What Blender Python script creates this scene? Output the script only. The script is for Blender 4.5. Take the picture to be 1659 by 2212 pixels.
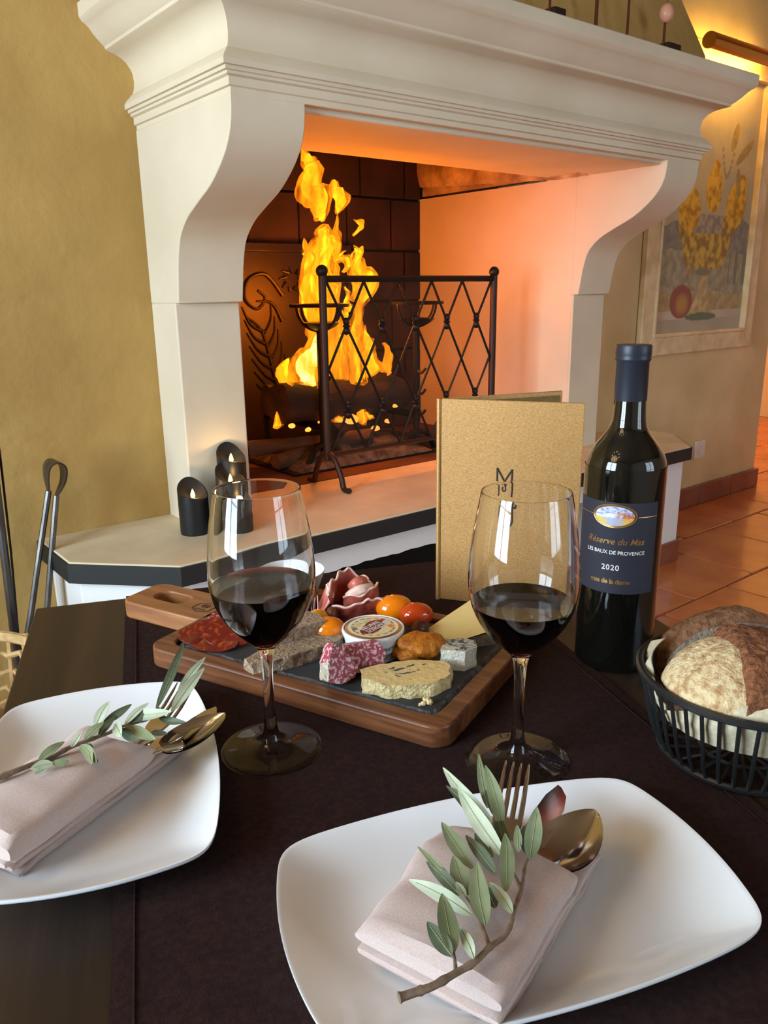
import bpy, bmesh, math, random
from mathutils import Vector, Matrix, noise

random.seed(7)
PI = math.pi
for _o in list(bpy.data.objects):
    bpy.data.objects.remove(_o)
SC = bpy.context.scene
COL = SC.collection

# ------------------------------------------------------------------ camera
F_PX, PITCH, ROLL, YAW = 1704.37, 0.274203, -0.0134878, 0.287926
cam_data = bpy.data.cameras.new('camera')
cam_data.sensor_fit = 'HORIZONTAL'
cam_data.sensor_width = 36.0
cam_data.lens = 36.0 * F_PX / 1659.0
cam_data.clip_start = 0.01
cam = bpy.data.objects.new('camera', cam_data)
COL.objects.link(cam)
_cp, _sp, _cy, _sy = math.cos(PITCH), math.sin(PITCH), math.cos(YAW), math.sin(YAW)
_fw = Vector((_sy * _cp, _cy * _cp, -_sp))
_rt = Vector((_cy, -_sy, 0))
_up = _rt.cross(_fw)
_c, _s = math.cos(ROLL), math.sin(ROLL)
_r2, _u2 = _c * _rt + _s * _up, -_s * _rt + _c * _up
cam.matrix_world = Matrix(((_r2.x, _u2.x, -_fw.x, 0.0), (_r2.y, _u2.y, -_fw.y, 0.0),
                           (_r2.z, _u2.z, -_fw.z, 1.10), (0, 0, 0, 1)))
SC.camera = cam

# ------------------------------------------------------------------ frame of the room (s along the fireplace wall, d towards it)
TH = math.radians(21.7453)
WX, WY = math.cos(TH), math.sin(TH)
def FP(s, d, z=0.0):
    return Vector((s * WX - d * WY, s * WY + d * WX, z))

# ------------------------------------------------------------------ world, daylight, exposure
world = bpy.data.worlds.new('sky')
SC.world = world
world.use_nodes = True
world.node_tree.nodes['Background'].inputs[0].default_value = (0.75, 0.88, 1.0, 1)
world.node_tree.nodes['Background'].inputs[1].default_value = 1.2

def area(name, s, d, z, w, h, power, col, ang):
    l = bpy.data.lights.new(name, 'AREA'); l.shape = 'RECTANGLE'; l.size = w; l.size_y = h
    l.energy = power; l.color = col
    o = bpy.data.objects.new(name, l); COL.objects.link(o)
    o.location = FP(s, d, z); o.rotation_euler = (PI / 2, 0, TH + ang)
    return o
def point(name, s, d, z, power, col, rad):
    l = bpy.data.lights.new(name, 'POINT'); l.energy = power; l.color = col; l.shadow_soft_size = rad
    o = bpy.data.objects.new(name, l); COL.objects.link(o); o.location = FP(s, d, z)
    return o
area('daylight_left_window', -2.16, 0.75, 1.45, 1.5, 1.8, 190, (0.66, 0.84, 1.0), -PI / 2)
area('daylight_rear_window', 1.5, -2.46, 1.45, 1.5, 1.8, 44, (0.70, 0.86, 1.0), 0)
point('fire_light', 1.70, 2.44, 1.08, 42, (1.0, 0.23, 0.008), 0.14)
point('next_room_light', 5.2, 2.9, 2.2, 130, (1.0, 0.55, 0.16), 0.12)

SC.view_settings.view_transform = 'Standard'
SC.view_settings.look = 'None'
SC.view_settings.exposure = 0.28
SC.view_settings.gamma = 1.0
SC.view_settings.use_curve_mapping = False
SC.cycles.max_bounces = 14
SC.cycles.transmission_bounces = 14
SC.cycles.transparent_max_bounces = 14
SC.cycles.sample_clamp_indirect = 8.0
SC.cycles.use_denoising = True

# ------------------------------------------------------------------ helpers
def tag(o, label=None, cat=None, group=None, kind=None):
    for k, v in (('label', label), ('category', cat), ('group', group), ('kind', kind)):
        if v: o[k] = v
    return o
def E(name, loc, rz=0.0, label=None, cat=None, group=None, kind=None):
    o = bpy.data.objects.new(name, None); COL.objects.link(o)
    o.empty_display_size = 0.02
    o.location = loc; o.rotation_euler = (0, 0, rz)
    return tag(o, label, cat, group, kind)

def nvec(p):
    return Vector((noise.noise(p), noise.noise(p + Vector((17.3, 5.1, -9.7))), noise.noise(p + Vector((-31.7, 12.9, 4.3)))))

class MB:
    def __init__(self):
        self.v, self.f, self.m, self.cur, self.col = [], [], [], 0, None
    def add(self, verts, faces):
        n = len(self.v); self.v += [tuple(p) for p in verts]
        for f in faces:
            self.f.append(tuple(i + n for i in f)); self.m.append(self.cur)
        return self
    def box(self, x0, x1, y0, y1, z0, z1):
        return self.add([(x0,y0,z0),(x1,y0,z0),(x1,y1,z0),(x0,y1,z0),(x0,y0,z1),(x1,y0,z1),(x1,y1,z1),(x0,y1,z1)],
            [(3,2,1,0),(4,5,6,7),(0,1,5,4),(1,2,6,5),(2,3,7,6),(3,0,4,7)])
    def prism(self, poly, axis, a, b):
        def P(p, t):
            return {'x': (t, p[0], p[1]), 'y': (p[0], t, p[1]), 'z': (p[0], p[1], t)}[axis]
        n = len(poly)
        v = [P(p, a) for p in poly] + [P(p, b) for p in poly]
        f = [(i, (i + 1) % n, (i + 1) % n + n, i + n) for i in range(n)]
        f += [tuple(range(n - 1, -1, -1)), tuple(range(n, 2 * n))]
        return self.add(v, f)
    def lathe(self, prof, n=32, cx=0.0, cy=0.0, close=False):
        v, f = [], []
        rows = []
        for r, z in prof:
            if r < 1e-6:
                rows.append([len(v)]); v.append((cx, cy, z))
            else:
                rows.append(list(range(len(v), len(v) + n)))
                v += [(cx + r * math.cos(2 * PI * i / n), cy + r * math.sin(2 * PI * i / n), z) for i in range(n)]
        pairs = list(zip(rows, rows[1:]))
        if close: pairs.append((rows[-1], rows[0]))
        for a, b in pairs:
            for i in range(n):
                j = (i + 1) % n
                if len(a) == 1 and len(b) == 1: continue
                if len(a) == 1: f.append((a[0], b[j], b[i]))
                elif len(b) == 1: f.append((a[i], a[j], b[0]))
                else: f.append((a[i], a[j], b[j], b[i]))
        return self.add(v, f)
    def tube(self, pts, rad, n=8, caps=True, flat=1.0, up=None, closed=False):
        pts = [Vector(p) for p in pts]; L = len(pts)
        if not isinstance(rad, (list, tuple)): rad = [rad] * L
        ref = Vector(up) if up else None
        v, f = [], []
        prev = None
        for i, p in enumerate(pts):
            if closed: t = pts[(i + 1) % L] - pts[i - 1]
            else: t = pts[min(i + 1, L - 1)] - pts[max(i - 1, 0)]
            if t.length < 1e-9: t = Vector((0, 0, 1))
            t.normalize()
            if ref: a = ref - t * ref.dot(t)
            elif prev is None:
                a = Vector((0, 0, 1)) if abs(t.z) < .9 else Vector((1, 0, 0)); a = a - t * a.dot(t)
            else: a = prev - t * prev.dot(t)
            if a.length < 1e-6: a = t.orthogonal()
            a.normalize(); prev = a; b = t.cross(a)
            for k in range(n):
                g = 2 * PI * (k + .5) / n
                v.append(p + a * (math.cos(g) * rad[i] * flat) + b * (math.sin(g) * rad[i]))
        for i in range(L if closed else L - 1):
            j = (i + 1) % L
            for k in range(n):
                f.append((i * n + k, i * n + (k + 1) % n, j * n + (k + 1) % n, j * n + k))
        if caps and not closed:
            f.append(tuple(range(n - 1, -1, -1))); f.append(tuple(range((L - 1) * n, L * n)))
        return self.add(v, f)
    def grid(self, fn, nu, nv, cu=False, cv=False):
        v = [fn(i / (nu if cu else nu - 1), j / (nv if cv else nv - 1)) for i in range(nu) for j in range(nv)]
        f = []
        for i in range(nu if cu else nu - 1):
            for j in range(nv if cv else nv - 1):
                a, b = i, (i + 1) % nu; c, d = j, (j + 1) % nv
                f.append((a * nv + c, b * nv + c, b * nv + d, a * nv + d))
        return self.add(v, f)
    def ball(self, c, r, n=12, m=8, scale=(1, 1, 1)):
        prof = [(0, -1)] + [(math.sin(PI * k / m), -math.cos(PI * k / m)) for k in range(1, m)] + [(0, 1)]
        k0 = len(self.v); self.lathe(prof, n)
        for i in range(k0, len(self.v)):
            x, y, z = self.v[i]
            self.v[i] = (c[0] + x * r * scale[0], c[1] + y * r * scale[1], c[2] + z * r * scale[2])
        return self
    def wob(self, amp, freq, seed=0, start=0):
        for i in range(start, len(self.v)):
            p = Vector(self.v[i])
            self.v[i] = tuple(p + nvec(p * freq + Vector((seed * 3.1, seed, -seed))) * amp)
        return self
    def xf(self, mat, start=0):
        for i in range(start, len(self.v)):
            self.v[i] = tuple(mat @ Vector(self.v[i]))
        return self
    def obj(self, name, mat, parent=None, smooth=True, ang=38, loc=None, rz=None, bevel=0, seg=2, colors=None, subsurf=0, **t):
        me = bpy.data.meshes.new(name)
        me.from_pydata(self.v, [], self.f)
        for m_ in (mat if isinstance(mat, (list, tuple)) else [mat]): me.materials.append(m_)
        if isinstance(mat, (list, tuple)): me.polygons.foreach_set('material_index', self.m)
        bm = bmesh.new(); bm.from_mesh(me); bmesh.ops.recalc_face_normals(bm, faces=bm.faces); bm.to_mesh(me); bm.free()
        if smooth:
            me.polygons.foreach_set('use_smooth', [True] * len(me.polygons))
            me.set_sharp_from_angle(angle=math.radians(ang))
        if colors:
            at = me.color_attributes.new('paint', 'FLOAT_COLOR', 'POINT')
            at.data.foreach_set('color', [c for q in colors for c in (q[0], q[1], q[2], 1.0)])
        o = bpy.data.objects.new(name, me); COL.objects.link(o)
        if parent: o.parent = parent
        if loc is not None: o.location = loc
        if rz is not None: o.rotation_euler = (0, 0, rz)
        if bevel:
            b = o.modifiers.new('bevel', 'BEVEL'); b.width = bevel; b.segments = seg; b.limit_method = 'ANGLE'
            b.angle_limit = math.radians(40)
        if subsurf:
            b = o.modifiers.new('subsurf', 'SUBSURF'); b.levels = subsurf; b.render_levels = subsurf
        return tag(o, t.get('label'), t.get('cat'), t.get('group'), t.get('kind'))

def spline(pts, n=6):
    out = []
    P = [Vector(p) for p in pts]
    for i in range(len(P) - 1):
        a, b, c, d = P[max(i - 1, 0)], P[i], P[i + 1], P[min(i + 2, len(P) - 1)]
        for k in range(n):
            t = k / n
            out.append(0.5 * ((2 * b) + (c - a) * t + (2 * a - 5 * b + 4 * c - d) * t * t + (3 * b - a - 3 * c + d) * t ** 3))
    out.append(P[-1])
    return out

def srgb(r, g, b):
    f = lambda c: (c / 255 / 12.92) if c / 255 <= .04045 else ((c / 255 + .055) / 1.055) ** 2.4
    return (f(r), f(g), f(b))

# ------------------------------------------------------------------ materials
def mk(name, col, rough=.5, metal=0.0, col2=None, scale=8.0, stretch=(1, 1, 1), detail=5, lo=.35, hi=.65,
       bump=0.0, bscale=60.0, bstretch=(1, 1, 1), bdist=.002, trans=0.0, ior=1.45, coat=0.0, spec=.5, emit=None, es=0.0,
       vor=False, attr=None, sss=0.0, sheen=0.0, rot=(0, 0, 0)):
    m = bpy.data.materials.new(name); m.use_nodes = True
    nt = m.node_tree; N, L = nt.nodes, nt.links
    b = N['Principled BSDF']
    b.inputs['Base Color'].default_value = (*col, 1)
    b.inputs['Roughness'].default_value = rough
    b.inputs['Metallic'].default_value = metal
    b.inputs['Transmission Weight'].default_value = trans
    b.inputs['IOR'].default_value = ior
    b.inputs['Coat Weight'].default_value = coat
    b.inputs['Coat Roughness'].default_value = .08
    b.inputs['Specular IOR Level'].default_value = spec
    if sss:
        b.inputs['Subsurface Weight'].default_value = sss
        b.inputs['Subsurface Radius'].default_value = (.01, .005, .003)
        b.inputs['Subsurface Scale'].default_value = .5
    if sheen:
        b.inputs['Sheen Weight'].default_value = sheen
    if emit:
        b.inputs['Emission Color'].default_value = (*emit, 1); b.inputs['Emission Strength'].default_value = es
    def coords(st, rt=(0, 0, 0)):
        tc = N.new('ShaderNodeTexCoord'); mp = N.new('ShaderNodeMapping')
        mp.inputs['Scale'].default_value = st; mp.inputs['Rotation'].default_value = rt
        L.new(tc.outputs['Object'], mp.inputs['Vector']); return mp.outputs['Vector']
    if attr:
        a = N.new('ShaderNodeAttribute'); a.attribute_name = attr
        L.new(a.outputs['Color'], b.inputs['Base Color'])
    elif col2:
        if vor:
            n = N.new('ShaderNodeTexVoronoi'); n.inputs['Scale'].default_value = scale; out = n.outputs['Distance']
        else:
            n = N.new('ShaderNodeTexNoise'); n.inputs['Scale'].default_value = scale; n.inputs['Detail'].default_value = detail
            out = n.outputs['Fac']
        L.new(coords(stretch, rot), n.inputs['Vector'])
        r = N.new('ShaderNodeValToRGB')
        r.color_ramp.elements[0].position = lo; r.color_ramp.elements[0].color = (*col, 1)
        r.color_ramp.elements[1].position = hi; r.color_ramp.elements[1].color = (*col2, 1)
        L.new(out, r.inputs['Fac']); L.new(r.outputs['Color'], b.inputs['Base Color'])
    if bump:
        n2 = N.new('ShaderNodeTexNoise'); n2.inputs['Scale'].default_value = bscale; n2.inputs['Detail'].default_value = 6
        L.new(coords(bstretch, rot), n2.inputs['Vector'])
        bp = N.new('ShaderNodeBump'); bp.inputs['Strength'].default_value = bump; bp.inputs['Distance'].default_value = bdist
        L.new(n2.outputs['Fac'], bp.inputs['Height']); L.new(bp.outputs['Normal'], b.inputs['Normal'])
    return m

def emat(name, col, st, alpha=1.0):
    m = bpy.data.materials.new(name); m.use_nodes = True
    nt = m.node_tree; N, L = nt.nodes, nt.links
    N.remove(N['Principled BSDF'])
    e = N.new('ShaderNodeEmission'); e.inputs[0].default_value = (*col, 1); e.inputs[1].default_value = st
    out = N['Material Output']
    if alpha < 1:
        t = N.new('ShaderNodeBsdfTransparent'); mx = N.new('ShaderNodeMixShader'); mx.inputs[0].default_value = alpha
        L.new(t.outputs[0], mx.inputs[1]); L.new(e.outputs[0], mx.inputs[2]); L.new(mx.outputs[0], out.inputs[0])
    else: L.new(e.outputs[0], out.inputs[0])
    return m

M = {}
M['wall'] = mk('wall_plaster', srgb(184, 148, 84), .85, col2=srgb(164, 130, 70), scale=2.2, bump=.6, bscale=7, bdist=.02)
M['wall_r'] = mk('wall_plaster_beige', srgb(224, 200, 150), .8, col2=srgb(204, 180, 130), scale=3, bump=.3, bscale=10, bdist=.01)
M['orange_wall'] = mk('orange_plaster', srgb(216, 150, 66), .85, col2=srgb(204, 138, 56), scale=2, bump=.2, bscale=9, bdist=.01)
M['pale_wall'] = mk('pale_plaster', srgb(206, 204, 198), .85, bump=.2, bscale=9, bdist=.01)
M['ceiling'] = mk('ceiling_wood', srgb(122, 98, 70), .8)
M['cream'] = mk('cream_plaster', srgb(220, 206, 180), .7, col2=srgb(210, 195, 168), scale=3, bump=.12, bscale=22, bdist=.006)
M['white_base'] = mk('white_plaster', srgb(228, 226, 222), .8, bump=.15, bscale=18, bdist=.006)
M['stone'] = mk('hearth_stone', srgb(222, 206, 176), .6, col2=srgb(206, 188, 156), scale=7, bump=.12, bscale=40, bdist=.003)
M['black_band'] = mk('black_iron_band', (.016, .017, .016), .55, bump=.2, bscale=40, bdist=.002)
M['iron'] = mk('wrought_iron', (.018, .014, .012), .42, metal=.6, bump=.3, bscale=90, bdist=.001)
M['rust_iron'] = mk('rusty_iron', (.05, .022, .014), .5, metal=.5, bump=.3, bscale=90, bdist=.001)
M['tool_iron'] = mk('worn_tool_iron', (.045, .04, .036), .36, metal=.85, col2=(.16, .15, .14), scale=30, stretch=(1, 1, .15), bump=.2, bscale=80, bdist=.001)
M['brick'] = mk('sooty_firebrick', srgb(30, 17, 13), .9, col2=srgb(58, 32, 22), scale=5, bump=.4, bscale=30, bdist=.006)
M['soot_and_shade'] = mk('soot_and_shade', (.008, .006, .005), .95)
M['fireback'] = mk('cast_iron_fireback', (.030, .017, .011), .45, metal=.55, bump=.3, bscale=60, bdist=.002)
M['rough'] = mk('rough_stone', srgb(214, 184, 146), .9, col2=srgb(150, 118, 88), scale=9, bump=.9, bscale=24, bdist=.02)
M['tile'] = mk('terracotta_tile', srgb(190, 108, 50), .26, col2=srgb(156, 76, 36), scale=3.2, bump=.12, bscale=7, bdist=.006, coat=.25)
M['tile2'] = mk('terracotta_tile_red', srgb(170, 86, 48), .24, col2=srgb(194, 114, 58), scale=4, bump=.12, bscale=7, bdist=.006, coat=.25)
M['mortar'] = mk('mortar', srgb(126, 92, 62), .8)
M['skirt'] = mk('terracotta_skirting', srgb(140, 84, 64), .4, col2=srgb(124, 64, 44), scale=6, bump=.3, bscale=30, bdist=.003)
M['log'] = mk('charred_log', (.02, .014, .011), .9, col2=(.06, .035, .022), scale=12, stretch=(.2, 1, 1), bump=1, bscale=26, bstretch=(.2, 1, 1), bdist=.012)
M['split'] = mk('split_wood', (.07, .035, .018), .85, col2=(.15, .08, .04), scale=14, stretch=(.2, 1, 1), bump=.7, bscale=30, bstretch=(.2, 1, 1), bdist=.006)
M['firefloor'] = mk('scorched_floor', srgb(104, 62, 40), .8, col2=srgb(66, 36, 24), scale=7, bump=.3, bscale=30, bdist=.004)
M['ash'] = mk('ash', (.16, .13, .12), .95, col2=(.05, .04, .035), scale=30, bump=.8, bscale=60, bdist=.01)
M['candle'] = mk('black_wax', (.007, .007, .008), .45, bump=.12, bscale=30, bdist=.003)
M['tablewood'] = mk('dark_table_wood', srgb(38, 27, 20), .42, col2=srgb(56, 40, 28), scale=34, stretch=(1, .06, 1), bump=.35, bscale=60, bstretch=(1, .05, 1), bdist=.002)
M['runner'] = mk('brown_linen', srgb(38, 24, 23), .92, col2=srgb(48, 31, 29), scale=240, detail=2, bump=.5, bscale=700, bdist=.0006, spec=.15)
M['porcelain'] = mk('white_porcelain', srgb(236, 238, 240), .12, coat=.3)
M['napkin'] = mk('taupe_linen', srgb(194, 174, 166), .95, col2=srgb(184, 163, 155), scale=900, detail=2, bump=.25, bscale=900, bdist=.0004, sheen=.2)
M['steel'] = mk('cutlery_steel', srgb(205, 196, 184), .13, metal=1.0)
M['leaf_g'] = mk('olive_leaf_green', srgb(110, 120, 86), .5, col2=srgb(136, 144, 110), scale=60, spec=.35)
M['leaf_p'] = mk('olive_leaf_pale', srgb(164, 174, 146), .6, col2=srgb(186, 194, 168), scale=60, spec=.3)
M['leaf_d'] = mk('olive_leaf_dark', srgb(74, 86, 66), .48, col2=srgb(98, 110, 88), scale=60, spec=.35)
M['rib'] = mk('olive_rib', srgb(150, 154, 110), .6)
M['twig'] = mk('olive_twig', srgb(138, 116, 96), .8, col2=srgb(104, 84, 66), scale=160, bump=.5, bscale=300, bdist=.0006)
M['gold'] = mk('gold_menu_cloth', srgb(194, 148, 88), .5, metal=.3, col2=srgb(162, 118, 64), scale=900, stretch=(.5, .5, 1.6), detail=2, bump=.3, bscale=900, bdist=.0005)
M['gold_in'] = mk('menu_inside', srgb(120, 90, 26), .5, metal=.2, col2=srgb(104, 76, 20), scale=300)
M['ink'] = mk('dark_brown_ink', srgb(40, 24, 14), .6)
M['bottle'] = mk('dark_bottle_glass', (.004, .004, .003), .03, spec=.6, coat=.3)
M['capsule'] = mk('navy_capsule', srgb(40, 42, 52), .42, metal=.25)
M['label'] = mk('navy_label_paper', srgb(40, 40, 52), .7)
M['goldprint'] = mk('gold_foil', srgb(206, 158, 92), .3, metal=.8)
M['whiteprint'] = mk('white_print', srgb(236, 232, 226), .6)
M['glass'] = mk('clear_glass', (1, 1, 1), .0, trans=1.0, ior=1.46)
M['slate'] = mk('slate', (.028, .029, .032), .62, col2=(.045, .047, .052), scale=20, bump=.25, bscale=50, bdist=.001)
M['slate_edge'] = mk('chipped_slate_edge', (.05, .055, .065), .5, col2=(.11, .12, .14), scale=70, bump=.9, bscale=120, bdist=.004)
M['acacia'] = mk('acacia_wood', srgb(128, 78, 44), .42, col2=srgb(92, 52, 30), scale=150, stretch=(.07, 1, 1), lo=.38, hi=.62, bump=.15, bscale=300, bstretch=(.05, 1, 1), bdist=.001)
M['acacia_l'] = mk('pale_acacia_edge', srgb(160, 106, 60), .45, col2=srgb(128, 78, 44), scale=120, stretch=(.1, 1, 1))
M['paint'] = mk('printed_paint', (1, 1, 1), .7, attr='paint')
M['printgloss'] = mk('printed_gloss', (1, 1, 1), .35, attr='paint')
M['frame'] = mk('cream_gilt_frame', srgb(230, 208, 166), .45, col2=srgb(206, 178, 130), scale=12, bump=.2, bscale=40, bdist=.003)
M['brass'] = mk('brass', srgb(190, 140, 60), .2, metal=1.0)
M['plastic'] = mk('white_plastic', srgb(226, 218, 206), .4)
M['black_wire'] = mk('black_powder_coat', (.012, .012, .012), .38)
M['bread'] = mk('floured_crust', srgb(214, 190, 146), .95, col2=srgb(168, 128, 84), scale=160, bump=.9, bscale=330, bdist=.0025, lo=.42, hi=.66)
M['bread_d'] = mk('torn_brown_crust', srgb(96, 54, 30), .85, col2=srgb(144, 88, 50), scale=240, bump=1, bscale=300, bdist=.005)
M['bread_e'] = mk('dark_crust', srgb(104, 66, 42), .9, col2=srgb(146, 104, 70), scale=200, bump=1, bscale=300, bdist=.003)
M['crumb'] = mk('grey_crumb', srgb(150, 136, 118), .95, col2=srgb(112, 98, 84), scale=300, bump=1, bscale=400, bdist=.003)
M['tissue'] = mk('embossed_tissue', srgb(204, 190, 160), .95, col2=srgb(192, 178, 148), scale=260, vor=True, bump=.3, bscale=300, bdist=.001)
M['wicker'] = mk('wicker', srgb(206, 172, 118), .65, col2=srgb(172, 134, 84), scale=40)
M['white_paint'] = mk('white_window_paint', srgb(230, 228, 222), .5)

def rel(mb, s0, d0, z0):
    return mb.xf(Matrix.Translation((-s0, -d0, -z0)))
def S(name, mb, mat, parent=None, **k):           # a piece of the setting, in room coordinates
    o = mb.obj(name, mat, parent, **k)
    if parent is None:
        o.rotation_euler = (0, 0, TH); o['kind'] = 'structure'
    return o

# ================================================================== THE ROOM
DW = 2.125                                         # the fireplace wall
S_L, S_R, D_F, ZC = -2.10, 6.8, -2.40, 2.75
floor = S('floor', MB().box(S_L - .2, S_R + .2, D_F - .2, 4.4, -.12, -.006), M['mortar'])
tile_me = {}
TS = .425
for r in range(-3, 7):
    d0 = 1.405 + TS * (r - 1) + TS * 0
    off = (2.97 if r % 2 == 1 else 2.97 + TS / 2 + .215 * 0)
    for c in range(-6, 9):
        s0 = off + TS * c
        if not (.2 < s0 < 6.5) or d0 > 4.1: continue
        if d0 + TS > DW + .3 and s0 < 4.2: continue
        key = (r * 7 + c * 3) % 5
        if key not in tile_me:
            mb = MB(); g = .0035; h = TS / 2 - g
            rr = random.Random(key)
            poly = []
            for cx_, cy_, a0 in ((h, h, 0), (-h, h, 90), (-h, -h, 180), (h, -h, 270)):
                for q in (0, 45, 90):
                    a = math.radians(a0 + q); k = .012
                    poly.append((cx_ - math.copysign(k, cx_) + k * math.cos(a) + rr.uniform(-.0015, .0015),
                                 cy_ - math.copysign(k, cy_) + k * math.sin(a) + rr.uniform(-.0015, .0015)))
            mb.prism(poly, 'z', -.03, 0)
            o = mb.obj('tile', M['tile'] if key % 2 else M['tile2'], floor, bevel=.004)
            tile_me[key] = o
        else:
            o = tile_me[key].copy(); COL.objects.link(o); o.parent = floor
        o.location = (s0 + TS / 2, d0 + TS / 2, random.uniform(-.0012, .0012))
        o.rotation_euler = (random.uniform(-.003, .003), random.uniform(-.003, .003), random.choice((0, 1, 2, 3)) * PI / 2)

CK0, CK1 = 1.068, 2.482                            # the firebox cheeks
mb = MB()
mb.box(S_L, CK0 - .05, DW, DW + .30, 0, ZC)
mb.box(CK0 - .05, CK1 + .05, DW, DW + .30, 1.78, ZC)
S('wall_back', mb, M['wall'])
S('wall_back_right', MB().box(CK1 + .05, 4.34, DW, DW + .30, 0, ZC), M['wall_r'])
S('wall_beyond', MB().box(4.0, S_R + .2, 4.1, 4.3, 0, ZC), M['orange_wall'])
S('wall_right', MB().box(S_R, S_R + .2, D_F, 4.3, 0, ZC), M['pale_wall'])
S('wall_beyond_side', MB().box(3.9, 4.05, DW + .30, 4.3, 0, ZC), M['orange_wall'])
S('ceiling', MB().box(S_L - .2, S_R + .2, D_F - .2, 4.4, ZC, ZC + .15), M['ceiling'])
def window_wall(name, axis, at, thick, lo, hi, w0, w1, z0, z1):
    mb = MB()
    def bx(a, b, c, d_):
        if axis == 's': mb.box(at - thick, at, a, b, c, d_)
        else: mb.box(a, b, at - thick, at, c, d_)
    bx(lo, w0, 0, ZC); bx(w1, hi, 0, ZC); bx(w0, w1, 0, z0); bx(w0, w1, z1, ZC)
    S(name, mb, M['pale_wall'])
window_wall('wall_left', 's', S_L, .2, D_F, DW + .3, .02, 1.48, .55, 2.35)
window_wall('wall_front', 'd', D_F, .2, S_L - .2, S_R + .2, .77, 2.23, .55, 2.35)
def window(name, s, d, rz):
    w = E(name, FP(s, d, .55), TH + rz, kind='structure')
    fr = MB(); W2, Hh = .73, 1.8
    for x in (-W2, W2 - .06): fr.box(x, x + .06, -.03, .03, 0, Hh)
    for z in (0, Hh - .06): fr.box(-W2, W2, -.03, .03, z, z + .06)
    fr.box(-.035, .035, -.03, .03, 0, Hh)
    fr.obj('window_frame', M['white_paint'], w)
    for z in (.6, 1.2):
        MB().box(-W2 + .06, -.035, -.012, .012, z - .012, z + .012).obj('glazing_bar', M['white_paint'], w)
        MB().box(.035, W2 - .06, -.012, .012, z - .012, z + .012).obj('glazing_bar', M['white_paint'], w)
    pm = bpy.data.materials.get('pane_glass')
    if not pm:
        pm = bpy.data.materials.new('pane_glass'); pm.use_nodes = True
        N, L = pm.node_tree.nodes, pm.node_tree.links
        N.remove(N['Principled BSDF'])
        t = N.new('ShaderNodeBsdfTransparent'); g = N.new('ShaderNodeBsdfGlossy'); g.inputs['Roughness'].default_value = .0
        mx = N.new('ShaderNodeMixShader'); mx.inputs[0].default_value = .06
        L.new(t.outputs[0], mx.inputs[1]); L.new(g.outputs[0], mx.inputs[2]); L.new(mx.outputs[0], N['Material Output'].inputs[0])
    for a, b in ((-W2 + .05, -.03), (.03, W2 - .05)):
        MB().box(a, b, -.003, .003, .05, Hh - .05).obj('pane', pm, w)
window('window_1', S_L - .02, .75, PI / 2)
window('window_2', 1.5, D_F - .02, 0)
# terracotta skirting along the wall on the right of the fireplace
sk = S('baseboard_back', MB().box(3.12, 4.34, DW - .012, DW, 0, .10), M['mortar'])
for i in range(4):
    a = 3.12 + .315 * i; b = min(a + .311, 4.352)
    MB().box(a, b, DW - .022, DW - .004, .002, .105).obj('tile', M['skirt'], sk, bevel=.003)
MB().box(4.344, 4.362, DW - .020, DW + .30, .002, .105).obj('tile', M['skirt'], sk, bevel=.003)
# stepped white foot of the next pillar, on its terracotta skirting
cf = E('pillar_foot', FP(4.62, 2.75, 0), TH, 'white stepped plaster pillar foot beyond the wall end at the right', 'pillar foot')
MB().prism([(-.25, .12), (.20, .12), (.20, .20), (.17, .215), (.17, .25), (.13, .27), (.10, .31), (.06, .33), (-.25, .33)], 'y', -.2, .6).obj('moulding', M['white_base'], cf, bevel=.006)
MB().box(-.25, .215, -.22, .6, 0, .12).obj('skirting', M['skirt'], cf, bevel=.004)
MB().box(-.25, .04, -.18, .6, .33, 2.7).obj('shaft', M['orange_wall'], cf)

# ================================================================== FIREPLACE
FS, FD = 1.774, 1.90
fp = E('fireplace', FP(FS, FD, 0), TH, 'cream plaster fireplace with moulded mantel, curved corbels and black banded hearth', 'fireplace')
def part(name, mb, mat, parent=None, **k):
    return rel(mb, FS, FD, 0).obj(name, mat, parent or fp, **k)
# pillars and corbels
corb = [(1.955, 1.074), (1.952, 1.09), (1.945, 1.13), (1.937, 1.172), (1.917, 1.227), (1.872, 1.269), (1.809, 1.300),
        (1.737, 1.332), (1.680, 1.371), (1.645, 1.406), (1.627, 1.439), (1.620, 1.47), (1.618, 1.502)]
cs = [(p.x, p.y) for p in spline([(a, b, 0) for a, b in corb], 4)]
for s0, s1 in ((.882, CK0), (CK1, 2.672)):
    part('pillar', MB().box(s0, s1, 1.975, DW + .002, .47, 1.0745), M['cream'], bevel=.004)
    part('corbel', MB().prism([(DW + .002, 1.0735)] + cs + [(DW + .002, 1.502)], 'x', s0, s1), M['cream'], bevel=.003, ang=50)
# mantel, mitred round three sides
prof = [(-.01, 1.500), (.000, 1.500), (.000, 1.512), (.006, 1.514), (.006, 1.530), (.013, 1.533), (.013, 1.5385), (.019, 1.540), (.019, 1.547),
        (.026, 1.5475), (.0265, 1.558), (.022, 1.566), (.012, 1.576), (.007, 1.583), (.003, 1.585), (-.002, 1.598),
        (-.004, 1.614), (-.002, 1.632), (.003, 1.643), (.012, 1.655), (.024, 1.664), (.040, 1.671), (.058, 1.676),
        (.062, 1.678), (.064, 1.684), (.072, 1.690), (.085, 1.703), (.098, 1.719), (.106, 1.726), (.113, 1.730),
        (.119, 1.738), (.120, 1.745), (.120, 1.768), (.117, 1.771)]
mb = MB(); v, f = [], []
sl, sr, df = .884, 2.670, 1.618
for o, z in prof:
    v += [(sl - o, DW + .002, z), (sl - o, df - o, z), (sr + o, df - o, z), (sr + o, DW + .002, z)]
for i in range(len(prof) - 1):
    for k in range(3):
        f.append((i * 4 + k, i * 4 + k + 1, i * 4 + 5 + k, i * 4 + 4 + k))
n = len(prof) - 1
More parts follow.
